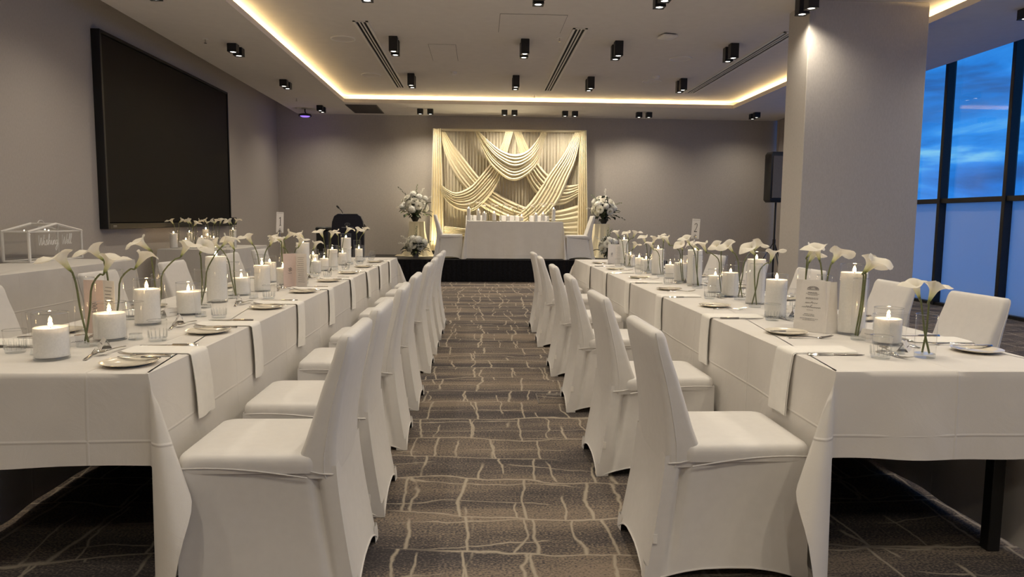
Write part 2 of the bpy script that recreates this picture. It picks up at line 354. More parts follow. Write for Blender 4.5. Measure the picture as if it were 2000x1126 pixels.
# ------------------------------------------------------------------ room shell
XL, XW, YB, YF = -4.40, 7.05, 15.65, -4.0
H, H2 = 3.47, 3.61                       # soffit, raised ceiling
SXL, SXR = -3.93, 6.52                   # soffit edges beside wall and window
CX0, CX1, CY0, CY1 = -2.66, 5.02, -2.6, 14.05   # opening of the raised ceiling
struct('floor', MB().box(XL-.1, XW+.3, YF, YB+.1, -.08, 0), 'carpet')
struct('wall_left', MB().box(XL-.12, XL, YF, YB, 0, 3.95), 'wall')
struct('wall_back', MB().box(XL-.12, XW+.1, YB, YB+.12, 0, 3.95), 'wall')
struct('wall_front', MB().box(XL-.12, XW+.1, YF-.12, YF, 0, 3.95), 'wall')
cb = MB()
cb.box(SXL, CX0, YF, YB, H, H+.05); cb.box(CX1, SXR, YF, YB, H, H+.05)
cb.box(CX0, CX1, CY1, YB, H, H+.05); cb.box(CX0, CX1, YF, CY0, H, H+.05)
struct('ceiling', cb, 'ceil')
cu = MB(); LW_ = .22
cu.box(CX0-LW_, CX1+LW_, CY0-LW_, CY1+LW_, H2, H2+.04)                     # raised ceiling
struct('ceiling_raised', cu, 'ceil')
bh = MB()
bh.box(CX0-LW_-.03, CX0-LW_, CY0-LW_, CY1+LW_, H+.05, H2); bh.box(CX1+LW_, CX1+LW_+.03, CY0-LW_, CY1+LW_, H+.05, H2)
bh.box(CX0-LW_, CX1+LW_, CY1+LW_, CY1+LW_+.03, H+.05, H2); bh.box(CX0-LW_, CX1+LW_, CY0-LW_-.03, CY0-LW_, H+.05, H2)
struct('trim_1', bh, 'ceil')
lp = MB()
for a in ((CX0+.001, CX0+.02, CY0, CY1), (CX1-.02, CX1-.001, CY0, CY1), (CX0+.02, CX1-.02, CY1-.02, CY1-.001), (CX0+.02, CX1-.02, CY0+.001, CY0+.02)):
    lp.box(*a, H-.003, H+.068)
struct('trim_2', lp, 'ceil')
rc = MB()
rc.box(XL-.1, SXL-.02, YF, YB, 3.86, 3.92); rc.box(SXR+.02, XW+.2, YF, YB, 3.86, 3.92)
rc.box(SXL-.02, SXL, YF, YB, H, 3.92); rc.box(SXR, SXR+.02, YF, YB, H, 3.92)
struct('ceiling_slot', rc, 'ceil')
struct('roof_slab', MB().box(XL-.2, XW+.3, YF-.2, YB+.2, 3.96, 4.1), 'ceil')
def led(name, x0, x1, y0, y1, label):
    t = thing(name, label, 'light strip', ((x0+x1)/2, (y0+y1)/2, H+.05), 0, 'cove light strips')
    hx, hy = (x1-x0)/2, (y1-y0)/2
    obj('mounting_channel', MB().box(-hx-.004, hx+.004, -hy-.004, hy+.004, 0, .006).mesh('mounting_channel', 'ventwhite'), t)
    obj('light_strip', MB().box(-hx, hx, -hy, hy, .006, .014).mesh('light_strip', 'led'), t)
g = .085
led('cove_light_strip', CX0-g-.012, CX0-g, CY0, CY1, 'warm light strip hidden in the ceiling cove along the screen wall side')
led('cove_light_strip', CX1+g, CX1+g+.012, CY0, CY1, 'warm light strip hidden in the ceiling cove along the window side')
led('cove_light_strip', CX0, CX1, CY1+g, CY1+g+.012, 'warm light strip hidden in the ceiling cove near the back wall')

# pillar
pl = MB(); PX0, PX1, PY0, PY1 = 3.51, 4.83, 7.63, 8.14
pl.box(PX0, PX1, PY0, PY1, 0, H2, .006)
o = struct('pillar', pl, 'pillar')

# window wall: black frame, clear panes above, frosted panes below
mul_y = [10.44+1.335*k for k in range(-10, 4)]
wx0, wx1 = 6.93, 7.06
wroot = MB().box(wx0+.03, wx1, YF, YB, 0, .045)
win = struct('window_1', wroot, 'black')
def wpart(name, mb, m): return obj(name, mb.mesh(name, m, False), win)
wpart('transom', MB().box(wx0+.02, wx1, YF, YB, 1.545, 1.615, .004), 'black')
wpart('head_rail', MB().box(wx0+.02, wx1, YF, YB, 3.80, 3.88, .004), 'black')
mull = MB().box(wx0, wx1, -.032, .032, 0, 3.86, .004).mesh('mullion', 'black', False)
pu = MB().box(-.006, .006, .034, 1.301, 1.615, 3.80).mesh('clear_pane', 'winglass', False)
pf = MB().box(-.006, .006, .034, 1.301, .045, 1.545).mesh('frosted_pane', 'frost', False)
for y in mul_y:
    obj('mullion', mull, win, (0, y, 0))
    obj('clear_pane', pu, win, (wx1-.015, y, 0)); obj('frosted_pane', pf, win, (wx1-.015, y, 0))
# pleated curtain in the back corner beside the window
def pleat_sheet(x0, y0, x1, y1, z0, z1, n, amp, seed=0, rows=6, flare=0.0):
    r = random.Random(seed); L = Vector((x1-x0, y1-y0, 0)); d = L.normalized(); nn = Vector((-d.y, d.x, 0))
    ph = [r.uniform(.6, 1.2) for _ in range(n*2+2)]
    def fn(u, v):
        k = u*n*2; i = int(k); f = k-i
        a = ph[i]*(1-f)+ph[min(i+1, len(ph)-1)]*f
        off = amp*a*math.sin(u*n*TAU)*(.75+.25*(1-v))+amp*.4*math.sin(u*n*1.7+v*2)
        p = Vector((x0, y0, 0))+L*u*(1+flare*(1-v))-L*.5*flare*(1-v)+nn*off
        return (p.x, p.y, z0+(z1-z0)*v)
    return MB().grid(fn, n*8, rows)
cm = pleat_sheet(6.60, 14.2, 6.575, 15.60, .02, 3.82, 18, .026, 3)
t = thing('curtain', 'taupe pleated curtain hanging in the back corner beside the windows', 'curtain', (0, 0, 0))
obj('curtain_fabric', cm.mesh('curtain_fabric', 'curtain'), t)
obj('curtain_track', MB().box(6.565, 6.62, 14.15, 15.6, 3.825, 3.858, .004).mesh('curtain_track', 'ventwhite'), t)

# ------------------------------------------------------------------ ceiling fixtures
def spot_light(parent, loc, power, angle=150, blend=.85, rad=.035):
    ld = bpy.data.lights.new('lamp', 'SPOT'); ld.energy = power; ld.color = WARM; ld.spot_size = math.radians(angle); ld.spot_blend = blend; ld.shadow_soft_size = rad
    o = bpy.data.objects.new('lamp', ld); C.objects.link(o); o.location = loc; o.parent = parent; return o
def dl_meshes(w, h):
    b = MB(); c = .004; r = w*.36
    o4 = [(x, y) for x, y in ((-w/2, -w/2), (w/2, -w/2), (w/2, w/2), (-w/2, w/2))]
    b.box(-w/2, w/2, -w/2, w/2, -h+.012, 0, c)
    hs = MB()
    n = 16; ring = [(r*math.cos(TAU*k/n), r*math.sin(TAU*k/n)) for k in range(n)]
    sq = []
    for k in range(n):
        x, y = ring[k]; m = max(abs(x), abs(y)); sq.append((x/m*w/2, y/m*w/2))
    hs.loft([[(x, y, -h+.012) for x, y in sq], [(x, y, -h) for x, y in sq], [(x, y, -h) for x, y in ring], [(x*.9, y*.9, -h+.010) for x, y in ring]])
    lens = MB().add([(x*.9, y*.9, -h+.008) for x, y in ring], [tuple(range(n-1, -1, -1))])
    return b.mesh('housing', 'black'), hs.mesh('bezel_ring', 'black'), lens.mesh('lens', 'lamp', False)
DLT = dl_meshes(.112, .19); DLS = dl_meshes(.118, .105)
def pair(x, y, z, dx, dy, ms, h, label, power=1.0):
    t = thing('twin_downlight', label, 'downlight', (x, y, z), 0, 'twin black downlights')
    for s in (-1, 1):
        for me in ms: obj(me.name, me, t, (dx*s, dy*s, 0))
        spot_light(t, (dx*s, dy*s, -h-.004), P_SPOT*power)
cols = [(-1.15, 'beside the screen side slot vent'), (.578, 'over the middle of the aisle'), (1.825, 'beside the middle slot vent'), (3.38, 'in line with the pillar')]
for ci, (x, w_) in enumerate(cols):
    for ri, y in enumerate((12.02, 9.66, 7.42 if ci == 3 else 7.29, 5.05, 2.7, .4, -1.6)):
        pair(x, y, H2, 0, .105, DLT, .19, f'tall black twin downlight {w_}, {ORD[ri]} from back wall')
for ri, y in enumerate((14.6, 12.0, 9.63, 7.2, 4.8, 2.4, 0.)):
    pair(-3.21, y, H, 0, .108, DLS, .105, f'short black twin downlight on the soffit by the screen wall, {ORD[ri]} from the back wall')
    pair(5.66, y, H, 0, .108, DLS, .105, f'short black twin downlight on the soffit by the windows, {ORD[ri]} from the back wall')
for i, (x, w_) in enumerate(((-1.135, 'to the screen side of the backdrop'), (.586, 'above the middle of the backdrop'), (1.835, 'above the pillar side of the backdrop'), (3.375, 'between backdrop and curtain'))):
    pair(x, 14.72, H, .103, 0, DLS, .105, f'short black twin downlight on the back soffit {w_}', (2.3, 2.4, 2.4, 1.6)[i])
# slot vents
def vent(x0, x1, y0, y1, label):
    t = thing('slot_vent', label, 'air vent', ((x0+x1)/2, (y0+y1)/2, H2), 0, 'ceiling slot vents')
    w, l = (x1-x0)/2, (y1-y0)/2
    obj('vent_backing', MB().box(-w+.01, w-.01, -l+.01, l-.01, -.003, -.001).mesh('vent_backing', 'dark'), t)
    fr = MB(); fr.box(-w, -w+.032, -l, l, -.012, 0); fr.box(w-.032, w, -l, l, -.012, 0); fr.box(-w, w, -l, -l+.02, -.012, 0); fr.box(-w, w, l-.02, l, -.012, 0)
    obj('vent_frame', fr.mesh('vent_frame', 'ventwhite'), t)
    sl = MB().box(-.009, .009, -l, l, -.011, -.002).mesh('vent_blade', 'ventwhite')
    for k in (-1, 1): obj('vent_blade', sl, t, (k*(w-.032)*.33, 0, 0))
vent(-1.55, -1.365, 8.82, 13.16, 'long white slot vent nearest the screen wall')
vent(1.135, 1.32, 8.94, 13.22, 'long white slot vent over the aisle')
vent(3.78, 3.97, 8.9, 13.18, 'long white slot vent beside the pillar')
def speaker_ring(x, y, r, label):
    t = thing('ceiling_speaker', label, 'speaker', (x, y, H2), 0, 'round ceiling speakers')
    obj('trim_ring', MB().lathe([(r, 0), (r, -.008), (r-.014, -.012), (r-.02, -.004)], 32).mesh('trim_ring', 'whiteplastic'), t)
    obj('grille_disc', MB().lathe([(r-.018, -.004), (.001, -.0035)], 32, None, False, True).mesh('grille_disc', 'ceil'), t)
for x, y, w_ in ((-1.83, 9.70, 'beside the front end of the first slot vent'), (-1.82, 12.05, 'beside the back end of the first slot vent'), (2.92, 10.46, 'between pillar and smoke detector'), (2.91, 12.16, 'next to the smoke detector near the pillar')):
    speaker_ring(x, y, .165, 'round white ceiling speaker '+w_)
def detector(x, y, label):
    t = thing('smoke_detector', label, 'smoke detector', (x, y, H2), 0, 'smoke detectors')
    obj('detector_base', MB().lathe([(.055, 0), (.055, -.015), (.05, -.018)], 20, None, False, True).mesh('detector_base', 'whiteplastic'), t)
    obj('detector_head', MB().lathe([(.045, -.018), (.047, -.03), (.034, -.045), (.02, -.05)], 20, None, False, True).mesh('detector_head', 'whiteplastic'), t)
detector(-.44, 11.7, 'white smoke detector near the middle of the ceiling'); detector(2.88, 11.73, 'white smoke detector beside the round speaker')
def sprinkler(x, y, z, label):
    t = thing('sprinkler', label, 'sprinkler', (x, y, z), 0, 'ceiling sprinklers')
    obj('escutcheon', MB().lathe([(.04, 0), (.04, -.004), (.012, -.006)], 16, None, False, True).mesh('escutcheon', 'whiteplastic'), t)
    hd = MB(); hd.lathe([(.008, -.006), (.008, -.05)], 8, None, False, True); hd.lathe([(.018, -.05), (.018, -.053)], 10, None, True, True)
    obj('sprinkler_head', hd.mesh('sprinkler_head', 'chrome'), t)
sprinkler(1.02, 9.42, H2, 'small white sprinkler beside the access panel'); sprinkler(1.02, 13.7, H2, 'small white sprinkler near the back cove')
sprinkler(-3.47, 9.28, H, 'small sprinkler on the soffit above the screen'); sprinkler(-3.46, 13.65, H, 'small sprinkler on the soffit near the back wall'); sprinkler(6.2, 13.6, H, 'small sprinkler on the soffit near the curtain')
def panel(x0, x1, y0, y1, label):
    t = thing('access_panel', label, 'access panel', ((x0+x1)/2, (y0+y1)/2, H2-.0008), 0, 'ceiling access panels')
    w, l = (x1-x0)/2, (y1-y0)/2
    obj('panel_gap', MB().box(-w-.004, w+.004, -l-.004, l+.004, -.0012, 0).mesh('panel_gap', 'dark'), t)
    obj('panel_plate', MB().box(-w, w, -l, l, -.003, -.001).mesh('panel_plate', 'ceil'), t)
panel(.22, 1.0, 8.4, 9.2, 'large flush access panel above the aisle'); panel(-.72, -.35, 9.9, 10.9, 'narrow flush access panel beside the smoke detector')
t = thing('wireless_access_point', 'white square wireless unit on the ceiling between downlights', 'wireless unit', (2.38, 9.17, H2), .25)
obj('mount_plate', MB().box(-.08, .08, -.08, .08, -.015, 0, .01).mesh('mount_plate', 'dark'), t)
obj('unit_case', MB().loft([rrect(-.1, .1, -.1, .1, .03, -.015), rrect(-.105, .105, -.105, .105, .03, -.03), rrect(-.085, .085, -.085, .085, .03, -.045)], True, True).mesh('unit_case', 'whiteplastic'), t)
t = thing('return_air_grille', 'dark grey square air grille in the soffit near the back corner', 'air grille', (-2.37, 14.85, H))
gx, gy = .31, .56
fr = MB(); fr.box(-gx, gx, -gy, -gy+.02, -.008, 0); fr.box(-gx, gx, gy-.02, gy, -.008, 0); fr.box(-gx, -gx+.02, -gy, gy, -.008, 0); fr.box(gx-.02, gx, -gy, gy, -.008, 0)
obj('grille_frame', fr.mesh('grille_frame', 'grille'), t); obj('grille_core', MB().box(-gx+.01, gx-.01, -gy+.01, gy-.01, -.003, -.001).mesh('grille_core', 'dark'), t)
gs = MB().box(-gx+.02, gx-.02, -.008, .008, -.007, -.003).mesh('grille_blade', 'grille')
for k in range(26): obj('grille_blade', gs, t, (0, -gy+.04+k*(2*gy-.08)/25, 0))
t = thing('violet_projector_light', 'small black ceiling light with a glowing violet lens near the corner', 'ceiling light', (-3.62, 14.95, H))
obj('stem', MB().tube([(0, 0, 0), (0, 0, -.06), (.02, -.02, -.1)], .012, 8).mesh('stem', 'black'), t)
obj('head', MB().lathe([(.03, -.09), (.12, -.11), (.135, -.14), (.125, -.155)], 20, None, True, False).mesh('head', 'black'), t)
obj('violet_lens', MB().lathe([(.1, -.150), (.07, -.165), (.001, -.17)], 20).mesh('violet_lens', 'purple'), t)
ld = bpy.data.lights.new('violet_lamp', 'POINT'); ld.energy = .6; ld.color = (.35, .2, 1); ld.shadow_soft_size = .05
lo = bpy.data.objects.new('violet_lamp', ld); C.objects.link(lo); lo.location = (0, 0, -.25); lo.parent = t

# ------------------------------------------------------------------ screen and wall gear
t = thing('projection_screen', 'large black display screen mounted on the side wall', 'screen', (XL, 0, 0))
obj('screen_panel', MB().box(.0, .085, 8.41, 12.40, 1.16, 3.31, .01).mesh('screen_panel', 'screen'), t)
fb = MB(); fb.box(0, .10, 8.37, 8.41, 1.09, 3.345, .004); fb.box(0, .10, 12.40, 12.43, 1.09, 3.345, .004); fb.box(0, .10, 8.41, 12.40, 3.31, 3.345, .004); fb.box(0, .10, 8.41, 12.40, 1.09, 1.16, .004)
obj('screen_frame', fb.mesh('screen_frame', 'bezel'), t)
pm = MB(); pm.box(.1005, .1015, 8.48, 8.56, 1.128, 1.134); pm.box(.1005, .1015, 8.48, 8.56, 1.115, 1.121)
obj('maker_mark', pm.mesh('maker_mark', 'logo'), t)
t = thing('wall_control_box', 'small black box on the wall beside the screen corner', 'control box', (XL, 12.60, 1.17))
obj('box_case', MB().box(0, .09, -.1, .12, -.065, .065, .008).mesh('box_case', 'black'), t)
obj('box_face', MB().box(.088, .094, -.08, .1, -.05, .05, .002).mesh('box_face', 'bezel'), t)
# public address speaker by the curtain
t = thing('stand_speaker', 'black loudspeaker on a stand between pillar and curtain', 'speaker', (5.765, 13.6, 0))
cab = [[(x*w_, y*d_, z) for x, y in ((-.5, -.5), (.5, -.5), (.62, .0), (.4, .5), (-.4, .5), (-.62, 0))] for z, w_, d_ in ((1.62, .34, .34), (1.66, .40, .4), (2.52, .40, .4), (2.58, .34, .34))]
obj('cabinet', MB().loft(cab, True, True).mesh('cabinet', 'black'), t)
obj('front_grille', MB().box(-.17, .17, -.215, -.203, 1.7, 2.5, .004).mesh('front_grille', 'grille'), t)
obj('pole', MB().tube([(0, 0, .1), (0, 0, 1.64)], .018, 10).mesh('pole', 'black'), t)
for k in range(3):
    a = k*TAU/3+.5
    obj('leg', MB().tube([(0, 0, .85), (.48*math.cos(a), .48*math.sin(a), .012)], .012, 6).mesh('leg', 'black'), t)
obj('collar', MB().lathe([(.03, .82), (.03, .9)], 12, None, True, True).mesh('collar', 'black'), t)

# ------------------------------------------------------------------ stage, skirt
SX0, SX1, SY0 = -2.35, 3.75, 13.95; SZ = .45
t = thing('stage', 'low black stage platform with pleated black skirt at the back wall', 'stage', (0, 0, 0))
obj('deck', MB().box(SX0, SX1, SY0, YB-.02, SZ-.06, SZ, .006).mesh('deck', 'deck'), t)
sk = pleat_sheet(SX0, SY0-.02, SX1, SY0-.02, .004, SZ-.012, 60, .012, 5, 4)
sk.add(*(lambda q: (q.v, q.f))(pleat_sheet(SX0-.01, SY0, SX0-.01, YB-.05, .004, SZ-.012, 16, .012, 6, 4)))
sk.add(*(lambda q: (q.v, q.f))(pleat_sheet(SX1+.01, SY0, SX1+.01, YB-.05, .004, SZ-.012, 16, .012, 7, 4)))
obj('skirt', sk.mesh('skirt', 'blackcloth'), t)
lg = MB().box(-.03, .03, -.03, .03, 0, SZ-.06).mesh('leg', 'black')
for x in (SX0+.1, (SX0+SX1)/2, SX1-.1):
    for y in (SY0+.1, YB-.15): obj('leg', lg, t, (x, y, 0))

# ------------------------------------------------------------------ backdrop with swags
YBD = 15.36
bd = thing('draped_backdrop', 'cream draped fabric backdrop with crossing swags on the stage', 'backdrop', (0, 0, 0))
def swag(u, l, layer, nf, amp=.03, seed=0, twist=0.0, nu=64, nvf=6):
    U = catmull([(x, 0, z) for x, z in u], nu); L = catmull([(x, 0, z) for x, z in l], nu)
    r = random.Random(seed); ph = [r.uniform(-.25, .25) for _ in range(nf+2)]
    am = [r.uniform(.6, 1.25) for _ in range(nf+2)]
    nv = nf*nvf
    def fn(a, b):
        i = min(int(round(a*nu)), nu); k = b*nf; q = int(min(k, nf-1e-6)); f = k-q
        s = math.sin(PI*min(1, max(0, a)))
        e = b+.012*math.sin(3*a+ph[q]*9)
        p = U[i].lerp(L[i], min(1, max(0, e)))
        pr = (.5-.5*math.cos(TAU*f))
        d = amp*(.35+.65*s)*am[q]*pr**.8
        sag = .016*(f-.5)*s
        return (p.x, YBD-layer-d-.012*math.sin(PI*b), p.z-sag)
    return MB().grid(fn, nu, nv)
obj('sheer_panel', pleat_sheet(-.95, YBD, 2.22, YBD, .46, 3.12, 46, .018, 21, 8).mesh('sheer_panel', 'sheer'), bd)
S1u = [(-0.036, 3.093), (0.155, 2.902), (0.422, 2.703), (0.717, 2.619), (0.982, 2.696), (1.187, 2.916), (1.288, 3.1)]
S1l = [(-0.124, 3.092), (0.039, 2.712), (0.247, 2.366), (0.633, 2.078), (0.958, 2.17), (1.222, 2.465), (1.406, 3.102)]
S2u = [(-0.753, 3.091), (-0.548, 2.791), (-0.283, 2.447), (-0.017, 2.129), (0.309, 1.84), (0.756, 1.595), (1.205, 1.451), (1.653, 1.441), (2.136, 1.57)]
S2l = [(-0.884, 3.081), (-0.723, 2.528), (-0.547, 2.181), (-0.311, 1.877), (-0.015, 1.543), (0.402, 1.311), (0.91, 1.108), (1.601, 0.935), (2.136, 0.895)]
S3u = [(-0.841, 1.98), (-0.694, 1.859), (-0.488, 1.808), (-0.193, 1.952), (0.071, 2.247), (0.276, 2.512), (0.45, 2.834), (0.521, 3.101)]
S3l = [(-0.847, 1.813), (-0.724, 1.624), (-0.487, 1.456), (-0.192, 1.417), (0.074, 1.603), (0.309, 1.899), (0.454, 2.252), (0.698, 3.103)]
S4u = [(0.875, 3.112), (1.01, 2.827), (1.222, 2.465), (1.463, 2.205), (1.733, 2.032), (1.943, 1.99), (2.128, 2.022)]
S4l = [(0.698, 3.109), (0.866, 2.548), (1.019, 2.083), (1.231, 1.762), (1.501, 1.587), (1.8, 1.576), (2.127, 1.756)]
S5u = [(2.019, 3.111), (1.783, 2.648), (1.463, 2.205), (0.995, 1.523), (0.462, 1.193), (-0.131, 1.04), (-0.783, 1.093)]
S5l = [(2.155, 3.104), (2.052, 2.564), (1.91, 2.181), (1.621, 1.559), (1.06, 1.08), (0.167, 0.835), (-0.812, 0.916)]
for i, (u, l, ly, nf) in enumerate(((S4u, S4l, .045, 6), (S5u, S5l, .095, 7), (S2u, S2l, .065, 6), (S3u, S3l, .14, 8), (S1u, S1l, .20, 8))):
    obj('swag', swag(u, l, ly, nf, .058, i+3).mesh('swag', 'cream'), bd)
def side_panel(x0, x1, b0, b1, seed):
    r = random.Random(seed)
    def fn(a, v):
        w = 1-v; x = (x0+(x1-x0)*a)*(v)+(b0+(b1-b0)*a)*w
        return (x, YBD-.10+.03*math.sin(a*5*TAU+seed)*(.6+.5*w)-.03*math.sin(a*PI), .472+v*(3.14-.472)+.012*math.cos(a*TAU))
    return MB().grid(fn, 50, 10)
obj('side_panel', side_panel(-1.01, -.84, -1.10, -.76, 1).mesh('side_panel', 'cream'), bd)
obj('side_panel', side_panel(2.12, 2.27, 2.10, 2.36, 2).mesh('side_panel', 'cream'), bd)
obj('top_rail', MB().tube([(-1.02, YBD-.03, 3.13), (2.28, YBD-.03, 3.14)], .028, 10).mesh('top_rail', 'cream'), bd)
for x in (-1.0, 2.26): obj('upright', MB().tube([(x, YBD-.03, SZ), (x, YBD-.03, 3.15)], .02, 8).mesh('upright', 'ventwhite'), bd)
def uplight(x, y, label, p=16, tilt=.25, dx=0):
    t = thing('floor_uplight', label, 'uplight', (x, y, SZ), 0, 'stage uplights')
    obj('can', MB().lathe([(.05, .02), (.055, .03), (.055, .12), (.048, .12), (.045, .105)], 14, None, True, False).mesh('can', 'black'), t)
    obj('lens', MB().lathe([(.045, .108), (.001, .110)], 14).mesh('lens', 'lamp'), t)
    obj('yoke', MB().tube([(-.07, 0, .0), (-.07, 0, .08), (-.055, 0, .08)], .006, 6).mesh('yoke', 'black'), t)
    ld = bpy.data.lights.new('lamp', 'SPOT'); ld.energy = p; ld.color = (1.0, .84, .52); ld.spot_size = math.radians(120); ld.spot_blend = .9; ld.shadow_soft_size = .04
    o = bpy.data.objects.new('lamp', ld); C.objects.link(o); o.location = (0, 0, .125); o.rotation_euler = (PI-tilt, 0, 0); o.parent = t
uplight(-.98, 14.98, 'small black uplight behind the flower plinth on the screen side', 34); uplight(2.30, 14.95, 'small black uplight behind the flower plinth on the window side', 34)
uplight(.28, 15.10, 'small black uplight behind the head table, screen side', 55); uplight(1.05, 15.12, 'small black uplight behind the head table, window side', 55)

# ------------------------------------------------------------------ chairs
CHM = {}
def build_chair_meshes():
    # backrest sheath
    b = MB(); rings = []
    prof = [(.405, .062, .100, .210), (.43, .061, .122, .213), (.48, .061, .118, .214), (.54, .058, .098, .215), (.63, .047, .080, .215), (.72, .030, .068, .214), (.80, .011, .058, .212), (.845, .001, .054, .211), (.862, .001, .046, .206), (.870, .010, .03, .196)]
    for z, xr, th, hw in prof:
        k = 5; ring = []
        for p in rrect(xr, xr+th, -hw, hw, min(.022, th*.45), z, k):
            yy = abs(p[1])/hw; zz = z+(.016*max(0, yy-.55) if z > .84 else 0)-(.006*(1-yy*yy) if z > .86 else 0)
            cv = .018*(1-(p[1]/hw)**2)*max(0, min(1, (z-.44)/.2))
            ring.append((p[0]-cv*.6, p[1], zz))
        rings.append(ring)
    b.loft(rings, True, True); CHM['backrest'] = b.mesh('backrest', 'spandex', True, 60)
    for sy in (-1, 1):
        sm_ = MB().tube([(xr+th*.3, sy*(hw+.0005), z+(.008 if z > .84 else 0)) for z, xr, th, hw in prof[:-1]], .0026, 5)
        CHM['back_seam%d' % sy] = sm_.mesh('back_seam', 'spandex')
        CHM['gather%d' % sy] = MB().tube([(.060, sy*.195, .418), (.070, sy*.2125, .420), (.11, sy*.2165, .424), (.14, sy*.2185, .432)], [.0012, .003, .003, .0012], 6).mesh('gather', 'spandex')
    # seat pad
    s = MB(); R = []
    for z, ins, r in ((.425, .004, .03), (.445, 0, .035), (.462, 0, .036), (.474, .003, .036), (.4815, .008, .037), (.486, .018, .04), (.4885, .06, .05), (.4895, .12, .05)):
        R.append(rrect(.12+ins*.6, .568-ins, -.222+ins, .222-ins, r, z, 4))
    s.loft(R, False, True); CHM['seat'] = s.mesh('seat', 'spandex', True, 60)
    pth = [(.15+.40*q/10, -.2222, .412+.034*math.sin(q/10*PI*.6)) for q in range(11)]+[(.562, -.216, .444), (.5690, -.2, .443)]
    pth += [(.5692, -.2+.4*q/8, .443+.005*math.sin(q/8*PI)) for q in range(1, 8)]+[(x, -y, z) for x, y, z in reversed(pth)]
    CHM['piping'] = MB().tube(pth, .0028, 5).mesh('piping', 'spandex')
    # skirt
    def side(n, e0=.5):
        out = []
        for i in range(n): out.append(i/n)
        return out
    path = []      # (top xy, bottom xy, arch weight 0..1, normal)
    corners = [(.566, .221), (.059, .211), (.059, -.211), (.566, -.221)]; cbot = [(.570, .226), (-.005, .226), (-.005, -.226), (.570, -.226)]
    nrm = [(0, 1), (-1, 0), (0, -1), (1, 0)]; arch = [.05, .075, .05, .045]
    us = [0, .025, .05, .08, .095, .11, .122, .135, .15, .165, .185, .21, .25, .35, .5, .65, .75, .79, .815, .835, .85, .865, .878, .89, .905, .92, .95, .975]
    for k in range(4):
        a, c = corners[k], corners[(k+1) % 4]; d, e = cbot[k], cbot[(k+1) % 4]
        for u in us:
            w = max(0, min(1, (min(u, 1-u)-.02)/.42)); hz = arch[k]*math.sin(w*PI/2)**.8
            # crease beside the rear legs
            gr = 0
            if k == 0: gr = math.exp(-((u-.865)/.026)**2)
            if k == 2: gr = math.exp(-((u-.135)/.026)**2)
            path.append(((a[0]+(c[0]-a[0])*u, a[1]+(c[1]-a[1])*u), (d[0]+(e[0]-d[0])*u, d[1]+(e[1]-d[1])*u), hz, nrm[k], math.sin(PI*u), gr))
    rings = []
    for ti in range(11):
        t_ = ti/10; ring = []
        for (tx, ty), (bx, by), hz, n, bow, gr in path:
            z = .447+(hz-.447)*t_+0
            f = t_**1.3
            x = tx+(bx-tx)*f; y = ty+(by-ty)*f
            inn = .016*bow*math.sin(PI*min(1, t_*.9+.1))+.036*gr*min(1, t_*5)*max(0, 1-t_*1.05)**.5 
            ring.append((x-n[0]*inn, y-n[1]*inn, max(z, .003)))
        rings.append(ring)
    b = MB().loft(rings); CHM['skirt'] = b.mesh('skirt', 'spandex', True, 70)
    hm = MB().tube([*rings[-1], rings[-1][0]], .0035, 5, False); CHM['hem'] = hm.mesh('hem', 'spandex')
    # foot pockets
    fp = []
    for cx, cy, sx, sy in ((.570, .226, 1, 1), (-.005, .226, -1, 1), (-.005, -.226, -1, -1), (.570, -.226, 1, -1)):
        q = MB(); e = .004
        pts = [(cx-sx*.055, cy+sy*e*.2), (cx-sx*.012, cy+sy*e), (cx+sx*e*.9, cy+sy*e*.9), (cx+sx*e, cy-sy*.012), (cx+sx*e*.2, cy-sy*.05)]
        def taper(p, z, q_): return (p[0]+(-sx*q_ if abs(p[0]-cx) < .02 else 0), p[1]-sy*.004*q_/.006, z)
        q.loft([[(x, y, .002) for x, y in pts], [taper((x, y), .03, .001) for x, y in pts], [taper((x, y), .062, .005) for x, y in pts]], closed=False)
        fp.append(q.mesh('foot_pocket', 'spandex'))
    CHM['foot'] = fp
    CHM['tip'] = MB().lathe([(.014, .0), (.014, .03)], 8, None, True, True).mesh('leg_tip', 'black')
    tb = MB().box(.02, .035, -.2275, -.2245, .14, .175, .001); CHM['tab'] = tb.mesh('loop_tab', 'napkin')
build_chair_meshes()
def chair(x, y, z, rz, label, group, sc=1.0):
    t = thing('covered_chair', label, 'chair', (x, y, z), rz, group)
    for k in ('backrest', 'seat', 'skirt'): obj(k, CHM[k], t)
    obj('seat_piping', CHM['piping'], t); obj('skirt_hem', CHM['hem'], t)
    for sy in (-1, 1): obj('back_seam', CHM['back_seam%d' % sy], t); obj('back_gather', CHM['gather%d' % sy], t)
    for m in CHM['foot']: obj('foot_pocket', m, t)
    obj('loop_tab', CHM['tab'], t)
    for px, py in ((.55, .205), (.015, .205), (.015, -.205), (.55, -.205)): obj('leg_tip', CHM['tip'], t, (px, py, 0))
    return t
G1 = 'white covered chairs along table one'; G2 = 'white covered chairs along table two'
for i, y in enumerate((2.45, 3.09, 3.95, 4.74, 5.85, 6.64, 7.42, 8.14)):
    chair(-.405, y, 0, PI+rnd.uniform(-.03, .03), f'white covered chair on the aisle side of table one, {ORD[i]} from the near end', G1)
for i, y in enumerate((2.53, 3.54, 4.68, 5.73, 7.03, 7.94)):
    chair(.578, y, 0, rnd.uniform(-.03, .03), f'white covered chair on the aisle side of table two, {ORD[i]} from the near end', G2)
for i, y in enumerate((3.58, 4.33, 5.47, 6.57, 7.68)):
    chair(2.655, y, 0, PI+rnd.uniform(-.04, .04), f'white covered chair on the window side of table two, {ORD[i]} from the near end', G2)
for i, y in enumerate((3.66, 4.83, 5.97, 7.34, 8.3)):
    chair(-2.59, y, 0, rnd.uniform(-.04, .04), f'white covered chair on the screen side of table one, {ORD[i]} from the near end', G1)
G3 = 'white covered chairs around the head table'
